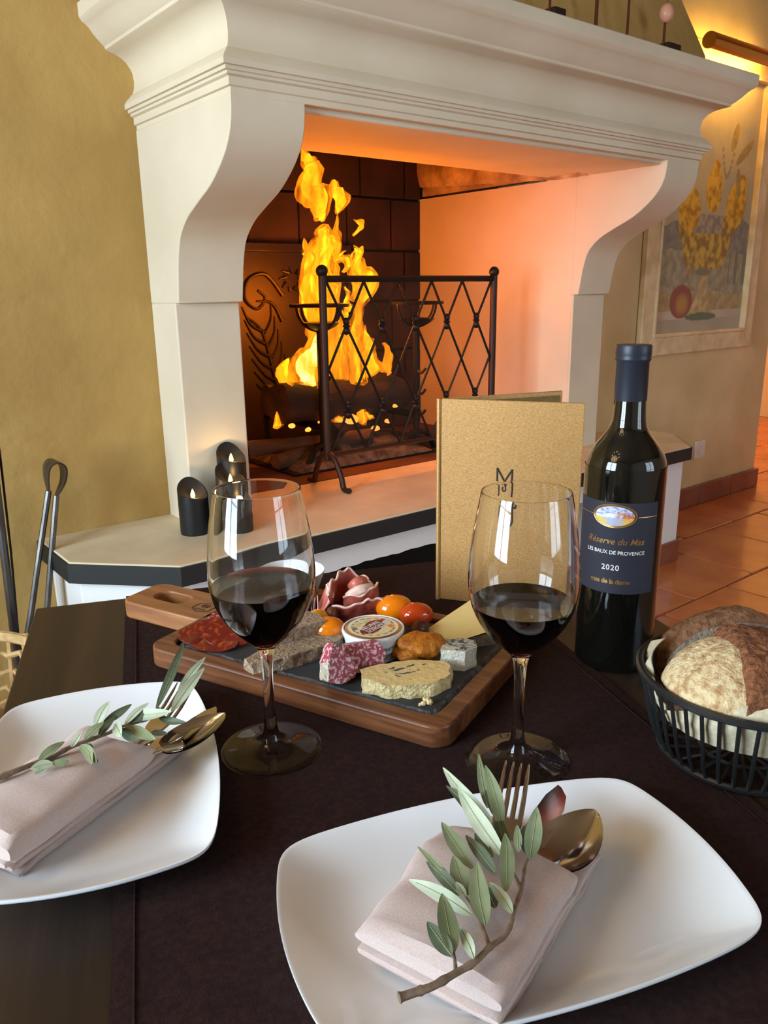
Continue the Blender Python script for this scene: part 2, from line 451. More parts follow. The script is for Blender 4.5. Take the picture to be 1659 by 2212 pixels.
f.append((n * 4, n * 4 + 1, n * 4 + 2, n * 4 + 3)); f.append((3, 2, 1, 0))
mb.add(v, f)
part('mantel', mb, M['cream'], ang=28)
part('lintel', MB().box(CK0 - .02, CK1 + .02, 1.642, 1.92, 1.488, 1.515), M['cream'], bevel=.006)
# hood, narrowing upwards
mb = MB()
hv = []
for z, ins, dd in ((1.768, 0, 1.655), (1.86, .0, 1.68), (2.05, .10, 1.74), (2.76, .42, 1.93)):
    hv += [(.80 + ins, DW, z), (.80 + ins, dd, z), (2.752 - ins, dd, z), (2.752 - ins, DW, z)]
mb.add(hv, [(i * 4 + k, i * 4 + k + 1, i * 4 + 5 + k, i * 4 + 4 + k) for i in range(3) for k in range(3)] + [(0, 1, 2, 3), (12, 13, 14, 15)])
part('hood', mb, M['wall'], ang=20)
# hearth: stone top, black band, white plinth with a wood niche, terracotta skirting
outl = [(.515, DW), (.515, 1.88), (.71, 1.68), (2.895, 1.68), (3.105, 1.89), (3.105, DW)]
part('hearth_top', MB().prism([(CK0, 2.87), (CK0, DW)] + outl + [(CK1, DW), (CK1, 2.87)], 'z', .455, .480), M['stone'], bevel=.003)
def inset(k):
    return [(.515 - k, DW), (.515 - k, 1.88 - .41 * k), (.71 - .41 * k, 1.68 - k), (2.895 + .41 * k, 1.68 - k), (3.105 + k, 1.89 - .41 * k), (3.105 + k, DW)]
mb = MB(); a, b = inset(.006), inset(-.004); n = len(a)
v = [(x, y, .428) for x, y in a] + [(x, y, .476) for x, y in a] + [(x, y, .476) for x, y in b] + [(x, y, .428) for x, y in b]
f = []
for i in range(n - 1):
    for k in range(4):
        f.append((k * n + i, k * n + i + 1, ((k + 1) % 4) * n + i + 1, ((k + 1) % 4) * n + i))
f += [(0, n, 2 * n, 3 * n), (n - 1, 2 * n - 1, 3 * n - 1, 4 * n - 1)]
part('black_band', mb.add(v, f), M['black_band'], smooth=False)
q = inset(-.022)
part('plinth', MB().prism([q[0], q[1], q[2], (1.02, 1.702), (1.02, DW)], 'z', 0, .4275), M['white_base'], bevel=.004)
part('plinth', MB().prism([(2.52, DW), (2.52, 1.702), q[3], q[4], q[5]], 'z', 0, .4275), M['white_base'], bevel=.004)
mb = MB(); rr = random.Random(3)
xs = [1.02 + .025 * i for i in range(61)]
poly = [(x, .356 + rr.uniform(-.003, .003)) for x in xs] + [(2.52, .4275), (1.02, .4275)]
part('fascia', mb.prism(poly, 'y', 1.702, 1.80), M['white_base'])
part('niche_back', MB().box(1.0, 2.54, 2.08, 2.12, 0, .42), M['soot_and_shade'])  # near-black colour paints in the shade inside the wood niche
q2 = inset(-.010)
part('skirting', MB().prism([(2.52, 1.70), (2.52, 1.69), (q2[3][0], 1.69), q2[4], (q2[4][0], DW), (q2[4][0] - .01, DW), (q[4][0], q[4][1]), q[3]], 'z', 0, .088), M['skirt'], bevel=.003)
part('skirting', MB().prism([(q2[0][0], DW), (q2[1][0], q2[1][1]), (q2[2][0], 1.69), (1.02, 1.69), (1.02, 1.70), q[2], q[1], q[0]], 'z', 0, .088), M['skirt'], bevel=.003)
# firebox: plastered cheeks, rough stone above them, brick back, dark smoke chamber
part('cheek', MB().box(CK1 - .001, CK1 + .12, 1.984, 2.88, .46, 1.4875), M['cream'])
part('cheek', MB().box(CK0 - .12, CK0 + .001, 1.984, 2.88, .46, 1.4875), M['cream'])
def roughface(u, w):
    d = 1.93 + .95 * u; z = 1.487 + .05 * max(0, (d - 2.07) / .79) + .42 * w
    amp = .020 if 0 < w < 1 else .006
    k = noise.fractal(Vector((d * 5, z * 6, 1.7)), 1.0, 2.0, 4) * amp
    return (CK1 - .004 - .016 * math.sin(PI * min(1, w * 3)) * min(1, u * 5) + k - .10 * w * w, d, z)
mb = MB().grid(roughface, 40, 20)
k0 = len(mb.v); mb.box(CK1 + .02, CK1 + .12, 1.93, 2.88, 1.5, 1.9)
part('rough_stone', mb, M['rough'], ang=70)
part('smoke_chamber', MB().box(CK0 - .12, CK0, 1.93, 2.88, 1.56, 2.1).box(CK0 - .12, CK1 + .12, 2.88, 2.96, .4, 2.1)
     .box(CK0 - .12, CK1 + .12, 1.80, 1.92, 1.515, 2.1).box(CK0 - .12, CK1 + .12, 1.80, 2.96, 2.1, 2.16), M['soot_and_shade'])
bk = part('firebox_back', MB().box(CK0 - .02, CK1 + .02, 2.868, 2.882, .46, 1.95), M['soot_and_shade'])
bm_ = None
for r in range(7):
    z0 = .405 + .2155 * r
    for c in range(-1, 7):
        s0 = CK0 + .24 * c + (.12 if r % 2 else .045)
        a, b = max(s0, CK0), min(s0 + .24, CK1)
        if b - a < .03: continue
        part('brick', MB().box(a + .004, b - .004, 2.852 + random.uniform(-.003, .003), 2.870, max(.482, z0 + .004), z0 + .2115), M['brick'], bk, bevel=.005)
part('firebox_floor', MB().box(CK0 + .002, CK1 - .002, 2.17, 2.85, .4795, .4835), M['firefloor'], bevel=.002)
part('hearth_plate', MB().box(1.40, 2.22, 2.27, 2.80, .4805, .492), M['soot_and_shade'], bevel=.003)

# ================================================================== IN THE HEARTH
def thing(name, s, d, z, label, cat, group=None, rz=0.0):
    return E(name, FP(s, d, z), TH + rz, label, cat, group)

# cast iron fireback with leaf relief
fb = thing('fireback', 1.77, 2.80, .485, 'cast iron fireback with raised leaf scrolls behind the burning logs', 'fireback')
fbx = fb
def tilt(mb): return mb.xf(Matrix.Rotation(-.06, 4, 'X'))
tilt(MB().box(-.30, .30, -.012, .022, 0, .80)).obj('plate', M['fireback'], fb, bevel=.004)
for a in ((-.30, -.272, 0, .80), (.272, .30, 0, .80), (-.272, .272, .765, .80)):
    tilt(MB().box(a[0], a[1], -.026, -.012, a[2], a[3])).obj('rim', M['fireback'], fb, bevel=.004)
def relief(pts, r0, r1=None):
    P = spline([(x, -.014, z) for x, z in pts], 5)
    n = len(P); r1 = r0 if r1 is None else r1
    tilt(MB().tube(P, [r0 + (r1 - r0) * i / (n - 1) for i in range(n)], 7, flat=.8)).obj('relief', M['fireback'], fb)
for sx in (-1, 1):
    relief([(sx * .02, .10), (sx * .10, .22), (sx * .13, .36), (sx * .16, .47), (sx * .22, .52)], .012, .005)
    for i in range(7):
        z = .16 + .05 * i; x0 = sx * (.07 + .012 * i)
        relief([(x0, z), (x0 + sx * .06, z + .03), (x0 + sx * (.13 - .006 * i), z + .10)], .010, .003)
        relief([(x0, z), (x0 - sx * .03, z + .05), (x0 - sx * .035, z + .11)], .008, .003)
    relief([(sx * .05, .60), (sx * .12, .68), (sx * .20, .66), (sx * .22, .59), (sx * .17, .55), (sx * .13, .59), (sx * .16, .62)], .011, .006)
    relief([(sx * .06, .50), (sx * .10, .57), (sx * .17, .58)], .012, .004)
for k in range(9):
    a = 2 * PI * k / 9
    relief([(.03 * math.cos(a), .66 + .03 * math.sin(a)), (.06 * math.cos(a + .3), .66 + .05 * math.sin(a + .3))], .012, .004)

# andirons with cup tops
def andiron(s, label):
    t = thing('andiron', s, 2.33, .48, label, 'andiron', 'andirons in the fire')
    MB().tube([(0, 0, .04), (0, 0, .50)], .013, 8).obj('post', M['iron'], t)
    for sx in (-1, 1):
        MB().tube(spline([(0, 0, .09), (sx * .05, -.01, .07), (sx * .09, -.015, .0)], 5), .012, 8).obj('foot', M['iron'], t)
    MB().tube([(0, .01, .15), (0, .40, .15), (0, .40, 0)], .014, 6).obj('log_bar', M['iron'], t)
    mb = MB(); R = .098
    mb.tube([(R * math.cos(a), R * math.sin(a), .572) for a in [2 * PI * i / 28 for i in range(28)]], .0065, 6, closed=True)
    mb.obj('cup_ring', M['iron'], t)
    for k in range(4):
        a = PI * k / 4 * 2 + .1
        MB().tube([(R * math.cos(a) * math.cos(q), R * math.sin(a) * math.cos(q), .572 - .085 * math.sin(q)) for q in [PI / 2 * i / 8 for i in range(9)]], .006, 6).obj('cup_rib', M['iron'], t)
    MB().lathe([(0, .486), (.03, .489), (.055, .500), (.070, .515), (.066, .516), (.05, .504), (.03, .494), (0, .491)], 20).obj('cup_dish', M['iron'], t)
    for z in (.16, .24, .32):
        MB().tube(spline([(0, -.012, z), (.0, -.03, z - .006), (.01, -.042, z + .012)], 4), .006, 6).obj('hook', M['iron'], t)
    return t
andiron(1.565, 'wrought iron andiron with cup top behind the left screen post')
andiron(2.005, 'wrought iron andiron with cup top behind the lattice of the screen')

# logs and kindling
def logm(name, a, b, r, mat, label, seed, n=14):
    a, b = Vector(a), Vector(b)
    mid = (a + b) / 2
    pts = [(a - mid).lerp(b - mid, i / 11) for i in range(12)]
    mb = MB().tube(pts, [r * (1 + .10 * noise.noise(Vector((i * .7, seed, 0)))) for i in range(12)], n)
    mb.wob(r * .22, 14, seed)
    o = mb.obj(name, mat, None, ang=60, label=label, cat='log', group='logs on the fire')
    o.location = FP(*mid); o.rotation_euler = (0, 0, TH)
    return o
logm('log', (1.44, 2.42, .715), (2.02, 2.47, .705), .072, M['log'], 'thick charred log lying across the andirons in the flames', 1)
logm('log', (1.50, 2.60, .70), (2.05, 2.56, .71), .06, M['log'], 'charred log at the back against the fireback', 2)
logm('log', (1.35, 2.50, .555), (1.78, 2.33, .575), .030, M['split'], 'thin split log lying low at the left of the fire', 4, 6)
logm('log', (1.62, 2.36, .60), (1.95, 2.52, .585), .034, M['log'], 'short half burnt log glowing beneath the thick log', 5, 7)
logm('log', (1.38, 2.36, .525), (1.56, 2.42, .53), .028, M['split'], 'small split wood chunk beside the left andiron foot', 6, 6)
mb = MB()
def ashf(u, w):
    x, y = (u - .5) * .62, (w - .5) * .40
    h = max(0, 1 - (2 * abs(u - .5)) ** 2.2) * max(0, 1 - (2 * abs(w - .5)) ** 2.2)
    return (x, y, .075 * h ** .7 * (1 + .5 * noise.noise(Vector((x * 14, y * 14, 2)))) if 0 < u < 1 and 0 < w < 1 else 0)
mb.grid(ashf, 30, 22)
o = mb.obj('ash_heap', M['ash'], None, label='grey ash heap under the burning logs', cat='ash', kind='stuff')
o.location = FP(1.74, 2.47, .492); o.rotation_euler = (0, 0, TH)
M['ember'] = emat('glowing_ember', (1.0, .22, .03), 3.0)
for i, (s, d, z, r) in enumerate(((1.44, 2.34, .648, .010), (1.58, 2.36, .64, .012), (1.69, 2.33, .645, .022), (1.92, 2.36, .67, .008), (1.80, 2.33, .60, .014), (1.75, 2.33, .585, .009), (1.50, 2.33, .63, .009), (1.86, 2.33, .62, .010))):
    o = MB().ball((0, 0, 0), r, 8, 5, (1.4, 1, .8)).wob(.004, 60, i).obj('ember', M['ember'], None,
        label='glowing ember under the burning logs', cat='ember', group='embers under the logs')
    o.location = FP(s, d, z); o.rotation_euler = (0, 0, TH)

# the flames
def flame_mat(name, c0, c1, s0, s1, a0, a1, seed):
    m = bpy.data.materials.new(name); m.use_nodes = True
    N, L = m.node_tree.nodes, m.node_tree.links; N.remove(N['Principled BSDF'])
    tc = N.new('ShaderNodeTexCoord'); mp = N.new('ShaderNodeMapping'); mp.inputs['Scale'].default_value = (1, 1, .28); mp.inputs['Location'].default_value = (seed, 0, 0)
    nz = N.new('ShaderNodeTexNoise'); nz.inputs['Scale'].default_value = 26; nz.inputs['Detail'].default_value = 3
    L.new(tc.outputs['Object'], mp.inputs['Vector']); L.new(mp.outputs['Vector'], nz.inputs['Vector'])
    r = N.new('ShaderNodeValToRGB'); r.color_ramp.elements[0].position = .36; r.color_ramp.elements[1].position = .62
    r.color_ramp.elements[0].color = (*c0, 1); r.color_ramp.elements[1].color = (*c1, 1)
    ms = N.new('ShaderNodeMapRange'); ms.inputs[1].default_value = .36; ms.inputs[2].default_value = .62; ms.inputs[3].default_value = s0; ms.inputs[4].default_value = s1
    ma = N.new('ShaderNodeMapRange'); ma.inputs[1].default_value = .36; ma.inputs[2].default_value = .62; ma.inputs[3].default_value = a0; ma.inputs[4].default_value = a1
    e = N.new('ShaderNodeEmission'); t = N.new('ShaderNodeBsdfTransparent'); mx = N.new('ShaderNodeMixShader')
    L.new(nz.outputs['Fac'], r.inputs['Fac']); L.new(nz.outputs['Fac'], ms.inputs[0]); L.new(nz.outputs['Fac'], ma.inputs[0])
    L.new(r.outputs['Color'], e.inputs[0]); L.new(ms.outputs[0], e.inputs[1]); L.new(ma.outputs[0], mx.inputs[0])
    L.new(t.outputs[0], mx.inputs[1]); L.new(e.outputs[0], mx.inputs[2]); L.new(mx.outputs[0], N['Material Output'].inputs[0])
    return m
M['flame_core'] = flame_mat('flame_core', (1.0, .24, .003), (1.0, .56, .012), 1.1, 2.0, .45, 1.0, 0)
M['flame_hot'] = flame_mat('flame_hot', (1.0, .45, .03), (1.0, .72, .22), 2.0, 3.6, .7, 1.0, 3)
M['flame_shell'] = flame_mat('flame_shell', (1.0, .16, .002), (1.0, .30, .006), .7, 1.5, .08, .75, 7)
fire = thing('fire', 1.70, 2.42, .60, 'tall yellow log fire flames rising behind the screen', 'fire')
FL = {
 'main':[(1.726,.676,.060),(1.72,.815,.062),(1.700,.917,.060),(1.684,1.016,.066),(1.655,1.113,.078),(1.663,1.208,.066),(1.685,1.27,.052),(1.681,1.324,.012)],
 'up':[(1.639,1.335,.014),(1.607,1.389,.056),(1.59,1.432,.062),(1.579,1.485,.036),(1.572,1.497,.02)],
 'tip':[(1.645,1.475,.016),(1.628,1.522,.028),(1.622,1.565,.021),(1.625,1.59,.005)],
 'ur':[(1.689,1.357,.010),(1.71,1.409,.033),(1.706,1.447,.027),(1.687,1.475,.006)],
 'l1':[(1.536,.775,.060),(1.548,.843,.060),(1.584,.89,.046),(1.606,.938,.026),(1.603,.972,.006)],
 'l2':[(1.500,.76,.018),(1.49,.831,.028),(1.486,.875,.008)],
 'r1':[(1.884,.79,.048),(1.862,.857,.040),(1.852,.909,.032),(1.858,.965,.008)],
 'r2':[(1.918,.79,.028),(1.914,.863,.023),(1.906,.905,.006)],
 'r3':[(1.79,1.06,.036),(1.825,1.128,.032),(1.795,1.185,.034),(1.779,1.24,.010)],
 'low':[(1.805,.600,.022),(1.81,.703,.017),(1.818,.773,.014),(1.807,.85,.006)],
 'e1':[(1.432,.640,.016),(1.458,.703,.012),(1.472,.76,.004)],
 'e2':[(1.690,.640,.030),(1.70,.665,.024),(1.712,.70,.006)],
 'e3':[(1.847,.630,.022),(1.84,.67,.014),(1.835,.72,.004)],
 'll':[(1.554,1.15,.006),(1.566,1.206,.022),(1.562,1.252,.015),(1.559,1.275,.003)],
 'sp':[(1.77,1.29,.006),(1.777,1.32,.012),(1.775,1.345,.004)],
 'm2':[(1.61,.86,.03),(1.63,.95,.034),(1.615,1.06,.034),(1.60,1.16,.024),(1.605,1.24,.005)],
 'm3':[(1.775,.76,.042),(1.770,.88,.040),(1.78,.98,.030),(1.795,1.06,.018),(1.82,1.11,.004)],
}
_rw = random.Random(21)
for i in range(20):
    z0 = _rw.uniform(.78, 1.22); x0 = 1.69 + _rw.uniform(-.085, .11) * (1.25 - .5 * (z0 - .78)); hh = _rw.uniform(.07, .17); dx = _rw.uniform(-.03, .03); w = _rw.uniform(.010, .020)
    FL['w%d' % i] = [(x0, z0, w * .6), (x0 + dx * .4, z0 + hh * .4, w), (x0 + dx, z0 + hh * .8, w * .6), (x0 + dx * 1.1, z0 + hh, .002)]
for q, (k, pts) in enumerate(FL.items()):
    rr = random.Random(q); dy = rr.uniform(-.05, .05)
    P = spline([(x - 1.70, dy + .02 * math.sin(3 * i + q), z - .60) for i, (x, z, w) in enumerate(pts)], 8)
    Wd = [v.x for v in spline([(w, 0, 0) for x, z, w in pts], 8)]
    mb = MB().tube(P, [max(.002, w) for w in Wd], 16, flat=.62, up=(0, 1, 0))
    for i in range(len(mb.v)):
        p = Vector(mb.v[i])
        nz = noise.noise(Vector((p.x * 26, p.y * 20, p.z * 9 + q))) * .022 + noise.noise(Vector((p.x * 70, p.y * 40, p.z * 26 + q))) * .014
        mb.v[i] = (p.x + nz, p.y, p.z + nz * .9)
    tg = mb.obj('flame_tongue', M['flame_shell'], fire)
    kk = .66
    mb = MB().tube([Vector((p.x, p.y, p.z)) for p in P[1:-2]], [max(.001, w * kk) for w in Wd[1:-2]], 12, flat=.6, up=(0, 1, 0))
    for i in range(len(mb.v)):
        p = Vector(mb.v[i])
        nz = noise.noise(Vector((p.x * 26, p.y * 20, p.z * 9 + q))) * .018 + noise.noise(Vector((p.x * 70, p.y * 40, p.z * 24 + q))) * .012
        mb.v[i] = (p.x + nz, p.y, p.z + nz * .9)
    mb.obj('flame_core', M['flame_hot'] if k in ('l1', 'e2') else M['flame_core'], tg)

# fire screen: two posts with balls, rails, lattice with knots, splayed feet
sc = thing('fire_screen', 1.79, 2.085, .48, 'black wrought iron fire screen with diamond lattice in front of the fire', 'fire screen')
X0, X1 = -.375, .375
for x in (X0, X1):
    MB().tube([(x, 0, .09), (x, 0, .665)], .0125, 10).obj('post', M['rust_iron'], sc)
    MB().ball((x, 0, .678), .019, 12, 8).obj('finial', M['iron'], sc)
    for sy in (-1, 1):
        MB().tube(spline([(x, 0, .115), (x, sy * .035, .10), (x, sy * .07, .05), (x, sy * .085, .010), (x, sy * .115, .008)], 5), .0095, 8).obj('foot', M['rust_iron'], sc)
MB().tube([(X0, 0, .655), (X1, 0, .655)], .011, 8).obj('rail', M['iron'], sc)
MB().tube([(X0, 0, .107), (X1, 0, .107)], .008, 8).obj('rail', M['rust_iron'], sc)
cols = [X0 + .014 + i * (X1 - X0 - .028) / 5 for i in range(6)]
zr = [.645, .511, .377, .243, .109]
hw = (cols[1] - cols[0]) / 2
for i in range(6):
    for sx in (-1, 1):
        if not (0 <= i + sx * 1 <= 5): continue
        xm = cols[i] + sx * hw
        for za, zb in ((0, 1), (2, 3)):
            MB().tube([(cols[i], -.002 * sx, zr[za]), (xm, -.002 * sx, zr[zb])], .0042, 6).obj('lattice_bar', M['iron'], sc)
            MB().tube([(xm, .002 * sx, zr[zb]), (cols[i], .002 * sx, zr[zb + 1])], .0042, 6).obj('lattice_bar', M['iron'], sc)
for i in range(5):
    for z in (zr[1], zr[3]):
        mb = MB().ball((cols[i] + hw, 0, z + .014), .011, 8, 6, (1, 1, 1.25)).ball((cols[i] + hw, 0, z - .014), .011, 8, 6, (1, 1, 1.25)).ball((cols[i] + hw, 0, z), .0125, 8, 6, (1, 1, .5))
        mb.obj('knot', M['iron'], sc)
# fine mesh behind the lattice
mm = bpy.data.materials.new('screen_mesh'); mm.use_nodes = True
N, L = mm.node_tree.nodes, mm.node_tree.links
t_ = N.new('ShaderNodeBsdfTransparent'); mx = N.new('ShaderNodeMixShader'); mx.inputs[0].default_value = .16
N['Principled BSDF'].inputs['Base Color'].default_value = (.05, .03, .02, 1)
L.new(t_.outputs[0], mx.inputs[1]); L.new(N['Principled BSDF'].outputs[0], mx.inputs[2]); L.new(mx.outputs[0], N['Material Output'].inputs[0])
MB().box(X0, X1, .012, .0125, .107, .655).obj('wire_mesh', mm, sc)

# black flameless candles
M['led'] = emat('led_flame', (1.0, .62, .16), 5.0)
def candle(s, d, h, label, rz=0.0):
    t = thing('candle', s, d, .48, label, 'candle', 'black flameless candles on the hearth', rz)
    R = .0395
    def rimz(a): return h - .020 - .022 * math.cos(a - PI / 2 + PI) - .006 * math.cos(2 * a + .6)
    mb = MB(); n = 36; v = []; f = []
    rows = [(R * .97, None, 0.0), (R, None, .006), (R, 0, 0), (R * .93, 1, .001), (R * .6, 2, -.016), (R * .28, 2, -.026), (0.001, 2, -.028)]
    for r, mode, dz in rows:
        for i in range(n):
            a = 2 * PI * i / n
            if mode is None: z = dz
            elif mode in (0, 1): z = rimz(a) + dz
            else: z = (rimz(a) * (r / R) + (h - .020) * (1 - r / R)) + dz
            v.append((r * math.cos(a), r * math.sin(a), z))
    for j in range(len(rows) - 1):
        for i in range(n): f.append((j * n + i, j * n + (i + 1) % n, (j + 1) * n + (i + 1) % n, (j + 1) * n + i))
    f.append(tuple(range(n - 1, -1, -1))); f.append(tuple(range(6 * n, 7 * n)))
    mb.add(v, f).obj('body', M['candle'], t, ang=50)
    zf = h - .046
    MB().lathe([(0, zf), (.004, zf + .003), (.0062, zf + .010), (.005, zf + .017), (.0025, zf + .024), (0, zf + .029)], 12).obj('flame', M['led'], t)
    l = bpy.data.lights.new('candle_glow', 'POINT'); l.energy = .16; l.color = (1, .6, .2); l.shadow_soft_size = .008
    lo = bpy.data.objects.new('candle_glow', l); COL.objects.link(lo); lo.parent = t; lo.location = (0, -.016, zf + .022)
candle(.857, 1.905, .138, 'black flameless candle standing alone at the left, shortest and nearest the wall')
candle(.945, 1.835, .118, 'black flameless candle seen through the wine glass, frontmost of the three close together')
candle(.957, 1.880, .168, 'middle high black flameless candle between the tall one and the front one', .3)
candle(.990, 1.932, .212, 'tallest black flameless candle standing against the pillar front')

# fire tongs and poker by the wall
tg = thing('fire_tongs', .50, 2.0, 0, 'long iron fire tongs with looped top leaning on the wall beside the hearth', 'fire tongs')
def TP(s, z): return (s - .50, .012 * z, z)
pl = spline([TP(.335, .005), TP(.425, .268), TP(.475, .450), TP(.524, .631)], 5)
pr = spline([TP(.415, .005), TP(.482, .328), TP(.511, .472), TP(.541, .617)], 5)
MB().tube(pl, .0075, 8).obj('arm', M['tool_iron'], tg)
MB().tube(pr, .0075, 8).obj('arm', M['tool_iron'], tg)
lp = spline([TP(.524, .631), TP(.523, .664), TP(.528, .692), TP(.542, .703), TP(.558, .698), TP(.566, .680), TP(.560, .648), TP(.541, .617)], 5)
mb = MB()
for i, p in enumerate(lp):
    pass
def strip(pts, wd, th):
    mb = MB(); v = []; n = len(pts)
    for i, p in enumerate(pts):
        t = (pts[min(i + 1, n - 1)] - pts[max(i - 1, 0)]).normalized()
        b = Vector((0, 1, 0)); nn = t.cross(b).normalized()
        w = wd[i] if isinstance(wd, list) else wd
        for a, c in ((-1, -1), (1, -1), (1, 1), (-1, 1)): v.append(p + b * a * w / 2 + nn * c * th / 2)
    f = [(i * 4 + k, i * 4 + (k + 1) % 4, i * 4 + 4 + (k + 1) % 4, i * 4 + 4 + k) for i in range(n - 1) for k in range(4)]
    f += [(3, 2, 1, 0), ((n - 1) * 4, (n - 1) * 4 + 1, (n - 1) * 4 + 2, (n - 1) * 4 + 3)]
    return mb.add(v, f)
strip(lp, [.016 + .050 * math.sin(PI * i / (len(lp) - 1)) for i in range(len(lp))], .004).obj('loop', M['tool_iron'], tg)
pk = thing('fire_poker', .40, 2.0, 0, 'thick iron fire poker leaning at the far left edge', 'fire poker')
MB().tube([(-.012, .0, .004), (-.004, .0, .27), (.006, .01, .60), (.010, .015, .72)], .010, 8).obj('shaft', M['tool_iron'], pk)
MB().tube(spline([(.010, .015, .72), (.0, .018, .75), (-.018, .02, .77), (-.033, .02, .75), (-.023, .02, .735)], 4), .007, 8).obj('handle', M['tool_iron'], pk)
rk = thing('fire_rake', .43, 2.0, 0, 'thin dark iron rod leaning on the wall between poker and tongs', 'fire rake')
MB().tube([(-.022, .03, .004), (-.019, .03, .262), (-.007, .03, .490), (.0, .03, .716), (.001, .03, .80)], .003, 6).obj('shaft', M['iron'], rk)
MB().box(-.06, .03, .02, .035, 0, .02).obj('blade', M['iron'], rk)

# wicker log basket
wb = thing('wicker_basket', .16, 1.60, 0, 'open weave natural wicker basket beside the hearth at the left edge', 'basket')
RB, HB = .21, .395
MB().tube([(RB * math.cos(2 * PI * i / 40), RB * math.sin(2 * PI * i / 40), HB) for i in range(40)], .012, 8, closed=True).obj('rim', M['wicker'], wb)
for k in range(30):
    a = 2 * PI * k / 30
    MB().tube([(RB * .86 * math.cos(a), RB * .86 * math.sin(a), 0), (RB * math.cos(a), RB * math.sin(a), HB)], .006, 6).obj('stake', M['wicker'], wb)
for j in range(10):
    z = .02 + .042 * j; r = RB * (.86 + .14 * z / HB)
    MB().tube([((r + .007 * (1 if (i + j) % 2 else -1)) * math.cos(2 * PI * i / 60), (r + .007 * (1 if (i // 1 + j) % 2 else -1)) * math.sin(2 * PI * i / 60), z + .004 * math.sin(i * 1.3 + j)) for i in range(60)], .0065, 6, closed=True).obj('weaver', M['wicker'], wb)
MB().lathe([(0, .0), (RB * .86, .0), (RB * .86, .012), (0, .012)], 30).obj('base', M['wicker'], wb)

# ================================================================== ON THE RIGHT WALL
pt = thing('painting', 3.60, DW, 1.45, 'framed still life painting of yellow pears in a goblet beside a red fruit', 'painting')
PW, PH, fw_ = .485, .655, .085
for nm, poly in (('frame_bar', [(-PW, -PH), (PW, -PH), (PW - fw_, -PH + fw_), (-PW + fw_, -PH + fw_)]),
                 ('frame_bar', [(-PW, PH), (-PW + fw_, PH - fw_), (PW - fw_, PH - fw_), (PW, PH)]),
                 ('frame_bar', [(-PW, -PH), (-PW + fw_, -PH + fw_), (-PW + fw_, PH - fw_), (-PW, PH)]),
                 ('frame_bar', [(PW, -PH), (PW, PH), (PW - fw_, PH - fw_), (PW - fw_, -PH + fw_)])):
    MB().prism(poly, 'y', -.034, -.002).obj(nm, M['frame'], pt, bevel=.006)
for a in ((-PW + fw_ - .004, -PW + fw_ + .012, -PH + fw_, PH - fw_), (PW - fw_ - .012, PW - fw_ + .004, -PH + fw_, PH - fw_)):
    MB().box(a[0], a[1], -.042, -.010, a[2], a[3]).obj('inner_bead', M['frame'], pt, bevel=.004)
for a in ((-PH + fw_ - .004, -PH + fw_ + .012), (PH - fw_ - .012, PH - fw_ + .004)):
    MB().box(-PW + fw_, PW - fw_, -.042, -.010, a[0], a[1]).obj('inner_bead', M['frame'], pt, bevel=.004)
def mix(a, b, t):
    t = max(0, min(1, t)); return tuple(a[i] + (b[i] - a[i]) * t for i in range(3))
def fb3(x, y, s=0): return noise.fractal(Vector((x, y, s)), 1.0, 2.0, 4)
